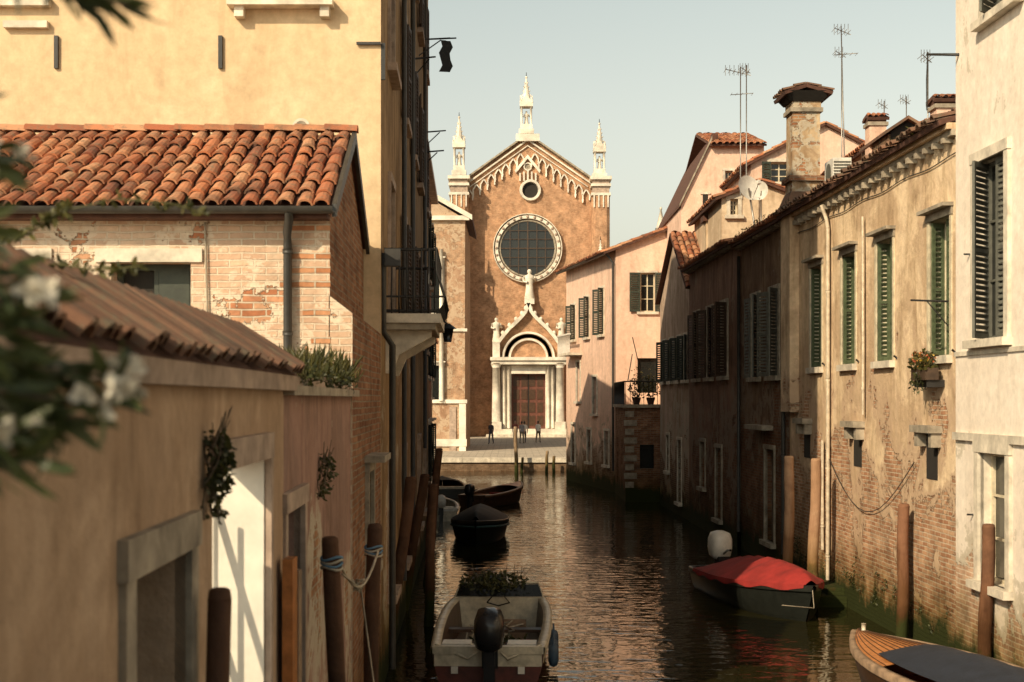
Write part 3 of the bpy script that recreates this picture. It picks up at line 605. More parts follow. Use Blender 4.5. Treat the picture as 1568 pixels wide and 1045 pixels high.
plainwalls(mb,[WR(7.75,50),WR(16,50),WR(16,58),WR(7.75,58)],.7,8.28,M['pale'],skip=(3,))
ch=W.P(W.L-.6,0,-.9); mb.box(ch.x-.3,ch.x+.3,ch.y-.3,ch.y+.3,8.3,10.6,M['cream']); mb.box(ch.x-.4,ch.x+.4,ch.y-.4,ch.y+.4,10.6,10.8,M['tileb']); mb.box(ch.x-.33,ch.x+.33,ch.y-.33,ch.y+.33,10.8,11.2,M['stoned'])
mb.obj('gabled_house')
mb=MB(); X0=4.75; W=Wall((X0,59.5),(9,59.5)); wgrid(mb,W,-.5,3.95,[(.6,1.2,1.4,2.4)],M['bdark']); W3=Wall((X0,65.4),(X0,59.5)); wgrid(mb,W3,-.5,3.95,[(1,1.9,.6,2.6),(3.6,4.3,1.5,2.6)],M['bdark'],dep=.3,gmat=M['void'])
mb.box(X0-.12,9,59.38,65.4,3.95,4.08,M['stoned'])
for k in range(9): mb.box(X0-.02-.05*(k%2),X0+.35+.12*(k%2),59.47,59.5,.6+k*.37,.85+k*.37,M['stoned'])
mb.obj('brick_terrace')
mb=MB()
for k in range(22): mb.cyl((X0+k*.19,59.45,4.08),(X0+k*.19,59.45,5.05),.013,.013,M['iron'],4)
for k in range(30): mb.cyl((X0-.05,59.45+k*.2,4.08),(X0-.05,59.45+k*.2,5.05),.013,.013,M['iron'],4)
mb.tube([(9,59.45,5.05),(X0-.05,59.45,5.05),(X0-.05,65.4,5.05)],.03,M['iron'],5)
mb.tube([(X0+.1,59.6,5.05),(X0+.3,59.7,6.2)],.02,M['iron'],4); mb.tube([(X0+.3,59.6,6.9),(X0+.9,61,4.9)],.02,M['iron'],4)
mb.obj('terrace_railing')
mb=MB()
for k in range(6):
    x=X0+.5+k*.6; mb.lathe((x,60.0,4.08),[(.12,0),(.2,.3),(.21,.3),(.0,.28)],M['tileb'],8); leaves(mb,(x,60,4.75),(.36,.3,.45),170,.14,M['leaf3'],.4); leaves(mb,(x,60,5.2),(.25,.2,.5),40,.14,M['leaf2'],.3)
mb.obj('potted_plants')
# R5 pink
mb=MB(); pa=(4.78,65.5); pb=(2.9,76.); HE=11.2
W=Wall(pa,(13,65.5))
oo=[(PX(968,65.5)+.02-pa[0]+.35,PX(1003,65.5)-pa[0],PZ(478,65.5),PZ(418,65.5)),(4.5,5.5,PZ(478,65.5),PZ(418,65.5)),(1.0,1.9,4.6,6.2)]
wgrid(mb,W,-.5,HE,oo,M['pink']); mb.face([W.P(0,HE),W.P(W.L,HE),(10.,65.5,13.1)],M['pink'])
for o in oo[:2]: surround(mb,W,o,M['stone'],w=.1); wframe(mb,W,o,.22,M['creamp']); shut(mb,W,o[0],-1,.1,.5,o[2],o[3],M['dgreen'],.05); shut(mb,W,o[1],1,.1,.5,o[2],o[3],M['dgreen'],.05)
W5=Wall(pb,pa); L=W5.L
oo=[(1.5,2.3,7.4,9.2),(4.6,5.4,7.4,9.4),(7.6,8.4,7.4,9.6),(2.6,3.4,4.2,6.2),(6.2,7.,3.6,5.4),(1.4,2.2,1.0,3.0),(5,5.8,1.2,2.8),(8.6,9.4,1.2,2.8)]
wgrid(mb,W5,-.5,HE,oo,M['pink'])
for o in oo: surround(mb,W5,o,M['stone'],w=.12,pr=.05); wframe(mb,W5,o,.22,M['brownsh'])
for o in oo[:3]: shut(mb,W5,o[0],-1,.6,.4,o[2],o[3],M['dgreen'],.05); shut(mb,W5,o[1],1,.8,.4,o[2],o[3],M['dgreen'],.05)
plainwalls(mb,[pa,(15,65.5),(13,76),pb],.0,HE,M['pink'],skip=(0,3))
tiles(mb,(2.35,76.2,HE-.15),(4.2,65.2,HE-.15),(10,65.2,13.2),(8.2,76.2,13.2),M['tile'],cw=.3,rl=.5); tiles(mb,(15,76.2,HE-.3),(15.5,65.2,HE-.3),(10,65.2,13.2),(8.2,76.2,13.2),M['tile'],cw=.5,rl=.9)
mb.tube([W5.P(0,HE-.15,.5),W5.P(L,HE-.15,.5)],.09,M['gutter'],6); mb.tube([W5.P(L-.1,HE-.1,.5),W5.P(L-.05,HE-.6,.12),W5.P(L-.05,1,.12)],.06,M['gutter'],6)
wbox(mb,W5,1.0,3.8,6.55,6.68,0,.7,M['stone'])
for k in range(15): mb.cyl(W5.P(1.0+k*.2,6.68,.66),W5.P(1.0+k*.2,7.6,.66),.02,.02,M['whitep'],4)
wbox(mb,W5,1.,3.8,7.58,7.66,.6,.7,M['whitep'])
mb.obj('pink_canal_house')
def house(x0,x1,y0,y1,z1,apx,az,mat,ops,shm=None,over=.25,z0=.7):
    mb=MB(); W=Wall((x0,y0),(x1,y0)); oo=[(a-x0,b_-x0,c,d) for a,b_,c,d in ops]
    wgrid(mb,W,z0,z1,oo,mat)
    for o in oo:
        surround(mb,W,o,M['stone'],w=.12); wframe(mb,W,o,.22,M['creamp'])
        if shm: shut(mb,W,o[0],-1,.1,(o[1]-o[0])/2,o[2],o[3],shm,.05); shut(mb,W,o[1],1,.1,(o[1]-o[0])/2,o[2],o[3],shm,.05)
    plainwalls(mb,[(x0,y0),(x1,y0),(x1,y1),(x0,y1)],z0,z1,mat,skip=(0,))
    mb.face([(x0,y0,z1),(x1,y0,z1),(apx,y0,az)],mat); mb.face([(x0,y1,z1),(x1,y1,z1),(apx,y1,az)],mat)
    o=over; s0=(az-z1)/(apx-x0+1e-6); s1=(az-z1)/(x1-apx+1e-6)
    tiles(mb,(x0-o,y1,z1-o*s0),(x0-o,y0-.2,z1-o*s0),(apx,y0-.2,az+.03),(apx,y1,az+.03),M['tile'],cw=.25,rl=.45); tiles(mb,(x1+o,y1,z1-o*s1),(x1+o,y0-.2,z1-o*s1),(apx,y0-.2,az+.03),(apx,y1,az+.03),M['tile'],cw=.25,rl=.45)
    return mb
Y=60.; mb=MB(); X=lambda p:PX(p,Y); Z=lambda p:PZ(p,Y)
W=Wall((X(1090),Y),(X(1170),Y)); ow=[(X(1110)-X(1090),X(1122)-X(1090),Z(300),Z(262))]
wgrid(mb,W,.7,Z(222),ow,M['pink']); surround(mb,W,ow[0],M['stone'],w=.1); wframe(mb,W,ow[0],.22,M['creamp'])
mb.prism([(X(1043),Y,.7),(X(1090),Y,.7),(X(1090),Y,Z(216)),(X(1043),Y,Z(314))],(0,9,0),M['pink'],M['pink'])
mb.prism([(X(1040),Y-.15,Z(318)),(X(1090),Y-.15,Z(214)),(X(1090),Y-.15,Z(209)),(X(1040),Y-.15,Z(313))],(0,9.3,0),M['stoned'],M['tileb'])
mb.box(X(1090),X(1170),Y+.3,Y+9,.7,Z(223),M['pink'])
tiles(mb,(X(1086),Y-.35,Z(223)),(X(1172),Y-.35,Z(223)),(X(1172),Y+4.5,Z(223)+1.3),(X(1086),Y+4.5,Z(223)+1.3),cw=.25,rl=.45); tiles(mb,(X(1086),Y+9,Z(223)),(X(1172),Y+9,Z(223)),(X(1172),Y+4.5,Z(223)+1.3),(X(1086),Y+4.5,Z(223)+1.3),cw=.4,rl=.7)
wn=(X(1076),X(1084)); mb.box(wn[0],wn[1],Y-.02,Y+.01,Z(328),Z(298),M['void']); mb.box(wn[0]-.1,wn[1]+.1,Y-.06,Y+.01,Z(298),Z(295),M['stone']); mb.box(wn[0]-.1,wn[1]+.1,Y-.1,Y+.01,Z(331),Z(328),M['stone'])
mb.box(X(1094),X(1103),Y+.6,Y+1.2,Z(225),Z(200),M['tileb'])
mb.obj('pink_gabled_house')
Y=54.; mb=house(PX(1150,Y),PX(1375,Y),Y,64,PZ(248,Y),PX(1263,Y),PZ(190,Y),M['pink'],[(PX(1180,Y),PX(1208,Y),PZ(280,Y),PZ(248.5,Y))],M['dgreen'])
mb.obj('pink_attic_house')
Y=47.; mb=house(PX(1105,Y),PX(1225,Y),Y,54,PZ(300,Y),PX(1165,Y),PZ(278,Y),M['cream'],[(PX(1118,Y),PX(1130,Y),PZ(330,Y),PZ(305,Y))],None)
mb.obj('cream_attic')
Y=41.; mb=house(PX(1345,Y),PX(1530,Y),Y,50,PZ(215,Y),PX(1440,Y),PZ(182,Y),M['pale'],[],None)
mb.obj('rooftop_house')
def chimney(px,py0,py1,Y,wpx):
    mb=MB(); x=PX(px,Y); w=wpx/F*Y/2; z0=PZ(py0,Y)-1.5; z1=PZ(py1,Y)
    mb.box(x-w,x+w,Y-w,Y+w,z0,z1-.35,M['pink']); mb.box(x-w*1.2,x+w*1.2,Y-w*1.2,Y+w*1.2,z1-.35,z1-.25,M['stoned']); mb.box(x-w,x+w,Y-w,Y+w,z1-.25,z1-.1,M['tileb'])
    tiles(mb,(x-w*1.3,Y-w*1.3,z1-.12),(x+w*1.3,Y-w*1.3,z1-.12),(x+w*1.1,Y,z1+.02),(x-w*1.1,Y,z1+.02),M['tile'],cw=.15,rl=.3)
    tiles(mb,(x-w*1.3,Y+w*1.3,z1-.12),(x+w*1.3,Y+w*1.3,z1-.12),(x+w*1.1,Y,z1+.02),(x-w*1.1,Y,z1+.02),M['tile'],cw=.15,rl=.3)
    mb.obj('rooftop_chimney')
chimney(1341,215,176,40.,26); chimney(1446,200,148,36.,34); chimney(1240,260,232,46,20)
mb=MB(); Y=38.; x0,x1,xm=PX(1355,Y),PX(1425,Y),PX(1388,Y)
mb.face([(x0+.15,Y,PZ(215,Y)),(x1-.15,Y,PZ(215,Y)),(x1-.15,Y,PZ(203,Y)),(xm,Y,PZ(184,Y)),(x0+.15,Y,PZ(203,Y))],M['void'])
mb.prism([(x0,Y-.2,PZ(206,Y)),(xm,Y-.2,PZ(184,Y)),(xm,Y-.2,PZ(179,Y)),(x0,Y-.2,PZ(201,Y))],(0,3,0),M['tileold']); mb.prism([(x1,Y-.2,PZ(206,Y)),(xm,Y-.2,PZ(184,Y)),(xm,Y-.2,PZ(179,Y)),(x1,Y-.2,PZ(201,Y))],(0,3,0),M['tileold'])
mb.box(x0+.1,x1-.1,Y+.02,Y+3,PZ(260,Y),PZ(206,Y),M['brown']); mb.obj('roof_dormer')
def antenna(px,pt,pb_,Y,n=5,w=.8,tilt=0):
    mb=MB(); x=PX(px,Y); z0=PZ(pb_,Y);z1=PZ(pt,Y)
    mb.cyl((x,Y,z0-.8),(x+tilt,Y,z1),.022,.018,M['steel'],5)
    mb.cyl((x-w*.7,Y-.1,z1-.1),(x+w*.5,Y+.1,z1-.25),.014,.014,M['steel'],4)
    for k in range(n): xx=x-w*.7+k*w*1.2/n; mb.cyl((xx,Y-.35,z1-.1-.15*k/n),(xx,Y+.35,z1-.1-.15*k/n),.009,.009,M['steel'],4); mb.cyl((xx,Y,z1-.28),(xx,Y,z1+.06),.008,.008,M['steel'],4)
    if n>4: mb.cyl((x-.3,Y,z1-.9),(x+.4,Y,z1-.85),.012,.012,M['steel'],4); [mb.cyl((x-.3+k*.17,Y-.2,z1-.88),(x-.3+k*.17,Y+.2,z1-.88),.008,.008,M['steel'],4) for k in range(5)]
    mb.obj('tv_antenna')
antenna(1134,103,262,46,6,.7); antenna(1143,100,262,47,4,.3); antenna(1293,40,200,44,5,.45,-.1); antenna(1289,75,240,44.5,3,.3); antenna(1421,80,200,37,4,.25); antenna(1354,155,200,50,3,.3); antenna(1388,148,190,50,4,.3)
mb=MB(); Y=44.; c=Vector((PX(1148,Y),Y,PZ(288,Y)))
mb.T=Matrix.Translation(c)@Matrix.Rotation(.5,4,'Z')@Matrix.Rotation(-.3,4,'X')
mb.grid([[Vector((r*math.cos(2*pi*k/20),.12*(1-(r/.42)**2),r*math.sin(2*pi*k/20))) for k in range(20)] for r in (.001,.15,.3,.42)],M['whitep'],True,cu=True)
mb.cyl((0,-.0,-.4),(0,-.45,-.05),.015,.015,M['steel'],4); mb.box(-.05,.05,-.5,-.4,-.08,.04,M['whitep']); mb.cyl((0,.05,0),(0,.15,-1.6),.03,.03,M['steel'],6)
mb.obj('satellite_dish')
mb=MB(); c=Vector((PX(1172,Y),Y+1,PZ(285,Y))); mb.T=Matrix.Translation(c)@Matrix.Rotation(-.7,4,'Z')
mb.grid([[Vector((r*math.cos(2*pi*k/16),.1*(1-(r/.3)**2),r*math.sin(2*pi*k/16))) for k in range(16)] for r in (.001,.15,.3)],M['whitep'],True,cu=True); mb.cyl((0,.08,0),(0,.1,-1.5),.025,.025,M['steel'],5); mb.cyl((0,0,-.28),(0,-.3,0),.012,.012,M['steel'],4); mb.obj('satellite_dish')
# ================= CHURCH
Yc=135.; cs=M['churchstone']; cb=M['church']
def c2(px,py,dy=0): return Vector((PX(px,Yc),Yc-dy,PZ(py,Yc)))
K=Yc/F
mb=MB()
poly=[(700,672),(700,276),(718,272),(808,209),(902,272),(925,276),(925,672)]
mb.prism([c2(*p) for p in poly],(0,35,0),cb,M['tileb'])
def rib(pts,wpx,dy,th,mat):
    for a_,b_2 in zip(pts[:-1],pts[1:]):
        mb.prism([c2(a_[0],a_[1],dy),c2(b_2[0],b_2[1],dy),c2(b_2[0],b_2[1]+wpx,dy),c2(a_[0],a_[1]+wpx,dy)],(0,-th,0),mat)
rib([(708,277),(808,205),(912,277)],3,-.2,.75,M['stoned']); rib([(716,280),(808,214),(904,280)],2.6,-.1,.4,cs)
rib([(720,286),(808,223),(900,286)],1.6,-.1,.28,cs)
def sl(x): return 223+abs(x-808)*(63/90.)
n=8
for side in (-1,1):
    for k in range(n):
        x=808+side*(6+k*11.2+5); y=sl(x)+5
        for w,(a_,b_2) in enumerate((((x-5.2,y+17),(x-5.2,y+9)),((x-5.2,y+9),(x-2.5,y+4)),((x-2.5,y+4),(x,y+1)),((x,y+1),(x+2.5,y+4)),((x+2.5,y+4),(x+5.2,y+9)),((x+5.2,y+9),(x+5.2,y+17)))):
            p,q=c2(*a_,.02),c2(*b_2,.02); d=(q-p).normalized(); nn=Vector((-d.z,0,d.x))*.06
            mb.prism([p-nn,q-nn,q+nn,p+nn],(0,-.28,0),cs)
        mb.prism([c2(x-6.8,y+16,.02),c2(x-3.7,y+16,.02),c2(x-4.6,y+21,.02),c2(x-5.8,y+21,.02)],(0,-.3,0),cs)
def tur(x0,x1,pr=1.9):
    mb.prism([c2(x0,672,0),c2(x0,672,pr*.7),c2(x0+5,672,pr),c2(x1-5,672,pr),c2(x1,672,pr*.85),c2(x1,672,0)],(0,0,(672-300)*K),cb)
    for y,h,e in ((300,4,1.2),(286,4,1.4),(275,5,2.6),(420,4,1.),(505,4,1.),(655,16,1.5)):
        mb.box(c2(x0-e,0).x,c2(x1+e,0).x,Yc-pr-e*K*1.2,Yc+.6,PZ(y+h,Yc),PZ(y,Yc),cs)
    mb.box(c2(x0+1,0).x,c2(x1-1,0).x,Yc-pr+.1,Yc+.5,PZ(300,Yc),PZ(275,Yc),M['stonep'])
    for k in range(4):
        xx=x0+3+k*(x1-x0-6)/3; mb.box(c2(xx-1,0).x,c2(xx+1,0).x,Yc-pr-.1,Yc-pr+.12,PZ(322,Yc),PZ(304,Yc),cs)
tur(690,718,2.3); tur(905,932,1.9)
def statue(x,y,z,h,mat=None):
    mat=mat or cs
    mb.lathe((x,y,z),[(.17*h,0),(.18*h,.04*h),(.14*h,.25*h),(.12*h,.5*h),(.15*h,.68*h),(.17*h,.78*h),(.06*h,.83*h),(.045*h,.86*h),(.075*h,.90*h),(.075*h,.95*h),(.04*h,h),(.001,h*1.005)],mat,9,.75)
    mb.tube([(x-.16*h,y,z+.76*h),(x-.2*h,y-.05*h,z+.58*h),(x-.06*h,y-.13*h,z+.55*h)],.045*h,mat,5); mb.tube([(x+.16*h,y,z+.76*h),(x+.21*h,y-.04*h,z+.6*h),(x+.14*h,y-.14*h,z+.68*h)],.045*h,mat,5)
def pinn(px,pb_,pt,w,Y,stat=True):
    x=PX(px,Yc); z0=PZ(pb_,Yc); z1=PZ(pt,Yc); h=z1-z0; r=w*K/2
    mb.box(x-r*1.15,x+r*1.15,Y-r*1.15,Y+r*1.15,z0,z0+h*.08,cs); mb.box(x-r*.9,x+r*.9,Y-r*.9,Y+r*.9,z0+h*.08,z0+h*.16,cs)
    for sx in(-1,1):
        for sy in(-1,1): mb.cyl((x+sx*r*.72,Y+sy*r*.72,z0+h*.16),(x+sx*r*.72,Y+sy*r*.72,z0+h*.46),r*.17,r*.17,cs,6)
    if stat: statue(x,Y,z0+h*.16,h*.24)
    mb.box(x-r,x+r,Y-r,Y+r,z0+h*.46,z0+h*.52,cs)
    for sx in(-1,1):
        mb.prism([(x-r,Y+sx*r*.98,z0+h*.52),(x+r,Y+sx*r*.98,z0+h*.52),(x,Y+sx*r*.98,z0+h*.66)],(0,-sx*.2,0),cs); mb.cyl((x+sx*r*.9,Y-r*.9,z0+h*.52),(x+sx*r*.9,Y-r*.9,z0+h*.62),r*.16,.02,cs,5)
        mb.prism([(x+sx*r*.98,Y-r,z0+h*.52),(x+sx*r*.98,Y+r,z0+h*.52),(x+sx*r*.98,Y,z0+h*.66)],(-sx*.2,0,0),cs)
    mb.cyl((x,Y,z0+h*.52),(x,Y,z0+h*.96),r*.72,r*.09,cs,8,smooth=False); mb.ball((x,Y,z0+h*.97),r*.2,r*.2,h*.02,cs,6,5); mb.cyl((x,Y,z0+h*.97),(x,Y,z1+.3),.05,.02,M['iron'],4)
    for k in range(5): mb.cyl((x-r*.6*(1-k/6),Y-r*.3,z0+h*(.58+k*.07)),(x-r*.85*(1-k/6),Y-r*.3,z0+h*(.60+k*.07)),.06,.04,cs,4); mb.cyl((x+r*.6*(1-k/6),Y-r*.3,z0+h*(.58+k*.07)),(x+r*.85*(1-k/6),Y-r*.3,z0+h*(.60+k*.07)),.06,.04,cs,4)
pinn(703.5,272,180,19,Yc-.8); pinn(917,276,190,19,Yc-.8); pinn(806,206,115,20,Yc+.3)
mb.box(c2(790,0).x,c2(826,0).x,Yc-.6,Yc+1.2,PZ(218,Yc),PZ(207,Yc),cs)
pinn(712,425,362,11,Yc-2.9); pinn(917,430,372,11,Yc-2.4)
for xx,dp_ in ((712,.6),(917,0)): mb.box(c2(xx-6,0).x,c2(xx+6,0).x,Yc-3-dp_,Yc-1.8,PZ(436,Yc),PZ(425,Yc),cs); mb.box(c2(xx-5,0).x,c2(xx+5,0).x,Yc-2.8-dp_,Yc-1.8,PZ(668,Yc),PZ(436,Yc),cb)  # left buttress added and deepened to cast a wider shadow on the facade
def ring(px,py,ri,ro,dy,th,mat,a0=0,a1=2*pi,n=40,bev=.0):
    c=c2(px,py,0); rows=[]
    for k in range(n+1):
        a=a0+(a1-a0)*k/n; d=Vector((math.cos(a),0,math.sin(a)))
        rows.append([c+d*ri*K+Vector((0,-dy,0)),c+d*(ri+bev)*K+Vector((0,-dy-th,0)),c+d*(ro-bev)*K+Vector((0,-dy-th,0)),c+d*ro*K+Vector((0,-dy,0))])
    mb.grid(rows,mat,False)
def disc(px,py,r,dy,mat,a0=0,a1=2*pi,n=36): mb.face([c2(px+r*math.cos(a0+(a1-a0)*k/n),py-r*math.sin(a0+(a1-a0)*k/n),dy) for k in range(n+(0 if a1-a0>6 else 1))],mat)
disc(808,381,42,.03,M['glass']); ring(808,381,44.5,51,-.1,.5,cs,bev=1.); ring(808,381,40.5,44.5,-.1,.3,M['stoned'],bev=1); ring(808,381,51,53.5,-.1,.62,cs,bev=.8)
for k in range(28):
    a=2*pi*k/28; pc_=c2(808+48*math.cos(a),381+48*math.sin(a),.42); mb.ball(pc_,.14,.1,.14,M['stonep'],6,4)
for k in (-27,-14,0,14,27):
    hh=math.sqrt(42**2-k*k); w=.6 if k else 1.
    mb.box(c2(808+k-w,0).x,c2(808+k+w,0).x,Yc-.2,Yc-.06,PZ(381+hh,Yc),PZ(381-hh,Yc),M['brownsh']); mb.box(c2(808-hh,0).x,c2(808+hh,0).x,Yc-.19,Yc-.07,PZ(381+k+w*.8,Yc),PZ(381+k-w*.8,Yc),M['brownsh'])
disc(812,292,12,.03,M['void']); ring(812,292,11.5,17,-.1,.45,cs,bev=1)
ring(808,256,4,7,-.1,.3,cs,bev=.6); disc(808,256,4,.06,M['stoned']); 
for k in range(5): mb.box(c2(795+k*6,0).x,c2(797.5+k*6,0).x,Yc-.3,Yc+.1,PZ(278,Yc),PZ(262+abs(k-2)*2,Yc),cs)
mb.prism([c2(788,262,.0),c2(808,238,0),c2(828,262,0),c2(826,266,0),c2(808,244,0),c2(790,266,0)],(0,-.35,0),cs)
PD=1.4
def pbx(x0,x1,y0,y1,d0,d1,mat): mb.box(c2(x0,0).x,c2(x1,0).x,Yc-d1,Yc-d0,PZ(y1,Yc),PZ(y0,Yc),mat)
pbx(768,783,556,657,-.1,.7,cs); pbx(835,850,556,657,-.1,.7,cs); pbx(783,835,560,573,-.1,.8,cs)
pbx(783,835,573,660,-.1,.04,M['door']); pbx(808,810,573,660,.04,.1,M['void'])
for r_ in range(4):
    for q_ in range(4): pbx(786+q_*12.2,795+q_*12.2,577+r_*20,592+r_*20,.04,.09,M['varnd'])
pbx(751,869,548,553,-.1,PD+.35,cs); pbx(753,867,553,559,-.1,PD+.15,cs); pbx(751,869,657,668,-.1,PD+.5,cs); pbx(745,875,665,672,-.1,PD+1.2,M['stone'])
for x in (760,857):
    a_=c2(x,657,PD-.3); b_2=c2(x,564,PD-.3); mb.cyl(a_,b_2,.42,.36,cs,12); mb.cyl(b_2,b_2+Vector((0,0,.45)),.38,.6,cs,10); pbx(x-8,x+8,646,657,-.1,PD+.35,cs); pbx(x-6,x+6,559,656,-.1,.5,cb)
for x in (772,779,839,846): mb.cyl(c2(x,656,.85),c2(x,562,.85),.14,.14,cs,8)
disc(809,549,27,.35,M['lun'],0,pi); ring(809,549,26,31,-.1,.95,cs,0,pi,bev=1); ring(809,549,31,36,-.1,.6,M['stonep'],0,pi); ring(809,549,36,41,-.1,1.15,cs,0,pi,bev=1)
og=[(762,527),(770,516),(780,504),(790,495),(799,486),(805,478),(809,466)]
pol=[c2(762,548,.0)]+[c2(*p) for p in og]+[c2(1622-x-4,y) for x,y in og[::-1]]+[c2(856,548,0)]
mb.prism(pol,(0,-.5,0),cb)
for pts in (og,[(1618-x,y) for x,y in og]):
    for p_,q_ in zip(pts[:-1],pts[1:]):
        p,q=c2(*p_,.4),c2(*q_,.4); d=(q-p).normalized(); nn=Vector((-d.z,0,d.x))*.16; mb.prism([p-nn,q-nn,q+nn,p+nn],(0,-.8,0),cs)
        mb.ball(p+Vector((0,-.5,.3)),.2,.2,.25,cs,6,4)
pbx(803,818,459,467,-.1,1.2,cs); statue(c2(810.5,0).x,Yc-.6,PZ(459,Yc),2.8); 
for x in (760,859):
    pbx(x-5.5,x+5.5,525,548,-.1,PD,cs); statue(c2(x,0).x,Yc-.8,PZ(525,Yc),2.3)
mb.prism([c2(640,672,-.6),c2(640,420,-.6),c2(700,395,-.6),c2(700,672,-.6)],(0,20,0),cb); mb.prism([c2(925,672,-.6),c2(925,395,-.6),c2(985,420,-.6),c2(985,672,-.6)],(0,20,0),cb)
rib([(640,420),(700,395)],4,-1,.9,cs); rib([(925,395),(985,420)],4,-1,.9,cs)
mb.obj('gothic_church')
mb=MB(); Y=150; x=PX(1012,Y); mb.cyl((x,Y,PZ(350,Y)),(x,Y,PZ(322,Y)),.5,.08,cs,8); mb.cyl((x,Y,.7),(x,Y,PZ(350,Y)),.6,.6,cs,8); mb.ball((x,Y,PZ(320,Y)),.15,.15,.2,cs,6,4); mb.obj('distant_spire')
mb=MB(); Y=97.; xr=PX(712,Y); W=Wall((-18,Y),(xr,Y)); zt=PZ(336,Y)
def us_(px): return PX(px,Y)+18
oo=[(us_(668)-.9,us_(668)+.35,PZ(615,Y),PZ(560,Y)),(us_(668)-.9,us_(668)+.35,PZ(480,Y),PZ(400,Y)),(4,5.5,6,10),(8,9.5,6,10)]
M['guild']=wallmat('guildhall_brick',(.44,.29,.19),(.36,.22,.14),peel=(.5,0,0),bc1=(.40,.22,.125),bc2=(.49,.30,.18),mort=(.44,.33,.23),und=(.48,.36,.25),algae=False)
wgrid(mb,W,.7,zt,oo,M['guild'],dep=.3)
for o in oo: surround(mb,W,o,cs,w=.2,pr=.1,hood=True)
ax=-9.; az=zt+.6*(xr-ax); mb.face([W.P(0,zt),W.P(W.L,zt),(ax,Y,az)],M['guild'])
mb.prism([(xr+.5,Y-.4,zt-.1),(ax,Y-.4,az),(ax,Y-.4,az+.35),(xr+.5,Y-.4,zt+.25)],(0,12,0),cs,M['tileb']); mb.prism([(-18.5,Y-.4,zt-.1),(ax,Y-.4,az),(ax,Y-.4,az+.35),(-18.5,Y-.4,zt+.25)],(0,12,0),cs,M['tileb'])
for py,h_,e in ((338,.3,.3),(508,.2,.15),(618,.25,.15),(684,.5,.12)): wbox(mb,W,0,W.L+e,PZ(py,Y),PZ(py,Y)+h_,-.1,e,cs)
wbox(mb,W,W.L-.4,W.L+.06,.7,PZ(618,Y),-.4,.09,cs); wbox(mb,W,us_(668)+.9,W.L-.6,.7,3.8,-.1,.08,M['stonep'])
for px in (676,): mb.cyl(W.P(us_(px),4.2,.25),W.P(us_(px),8.8,.25),.16,.14,cs,8); mb.cyl(W.P(us_(px),9.3,.25),W.P(us_(px),14.5,.25),.14,.12,cs,8)
mb.box(-18,xr,Y+.5,Y+12,.7,zt,cb); mb.obj('brick_guildhall')
for (x0,x1,y0,z1,mm,nm) in ((12,30,96,10,'cream','cream_campo_house'),(32,52,98,12,'rose2','rose_campo_house'),(-45,-20,98,11,'pale','pale_campo_house')):
    mb=MB(); W=Wall((x0,y0),(x1,y0)); oo=[(u,u+1.1,z,z+1.9) for z in (1.6,5.2) for u in (2,5.5,9,12.5)]
    wgrid(mb,W,.7,z1,oo,M[mm]); [surround(mb,W,o,M['stone']) for o in oo]; plainwalls(mb,[(x0,y0),(x1,y0),(x1,y0+12),(x0,y0+12)],.7,z1,M[mm],skip=(0,))
    tiles(mb,(x0-.3,y0-.4,z1),(x1+.3,y0-.4,z1),(x1+.3,y0+6,z1+2.2),(x0-.3,y0+6,z1+2.2),cw=.4,rl=.8); tiles(mb,(x0-.3,y0+12.4,z1),(x1+.3,y0+12.4,z1),(x1+.3,y0+6,z1+2.2),(x0-.3,y0+6,z1+2.2),cw=.6,rl=1); mb.obj(nm)
# ================= poles
polem=wallmat('pole_wood',(.13,.07,.045),(.08,.045,.03),dirt=.8)
poler=wallmat('red_pole_wood',(.24,.12,.07),(.15,.075,.045),dirt=.7)
poleo=wallmat('ochre_pole_wood',(.52,.34,.21),(.38,.23,.14),dirt=.6)
polel=wallmat('pale_pole_wood',(.42,.31,.21),(.32,.23,.15),dirt=.6)
def pole(x,y,zt,r,lx=0,ly=0,mat=None):
    mb=MB(); mat=mat or polem; n=8; s=x*3.1+y
    mb.tube([(x-lx*(1-k/n)+.014*math.sin(k*1.3+s),y-ly*(1-k/n)+.01*math.cos(k*1.7+s),-1+(zt+1)*k/n) for k in range(n+1)],lambda t:r*(1.06-.1*t+.03*math.sin(t*23+s)),mat,12)
    mb.lathe((x+.014*math.sin(n*1.3+s),y+.01*math.cos(n*1.7+s),zt),[(r*.96,0),(r*.86,.04),(r*.6,.05),(.001,.03)],mat,12); mb.obj('mooring_pole')
def pp(px,py,Y,r,lx=0,ly=0,mat=None): pole(PX(px,Y),Y,PZ(py,Y),r,lx,ly,mat)
pp(336,917,6.6,.058); pp(508,832,11,.07,-.1); pp(572,810,14,.075,.05); 
pp(630,735,24.,.10,.55,0); pp(650,730,29,.1,.6); pp(672,690,33,.09,.35); pp(662,745,27,.09,.1)
pp(1209,702,31.6,.115,.05,0,poleo); pp(1250,706,29.8,.115,.12,0,poleo); pp(1384,776,24.9,.105,.05,0,poler); pp(1514,808,21.0,.10,.1,0,poler)
pp(789,655,84,.11,-.1,0,polel); pp(838,692,84,.09,.1,0,polel); pp(848,700,84,.09,0,0,polel); pp(800,702,84,.08,.1,0,polel)
mb=MB()
A=Vector((PX(508,11),11,PZ(860,11)));B=Vector((PX(572,14),14,PZ(842,14)))
mb.tube([A.lerp(B,t)+Vector((.05,0,-.28*math.sin(pi*t))) for t in [k/10 for k in range(11)]],.012,M['rope'],6)
mb.tube([A+Vector((.08,0,-.1)),A.lerp(B,.5)+Vector((.05,0,-.3)),A+Vector((.35,.4,-1.5)),A+Vector((.1,.1,-1.2)),A+Vector((.04,0,-.3))],.009,M['rope'],5)
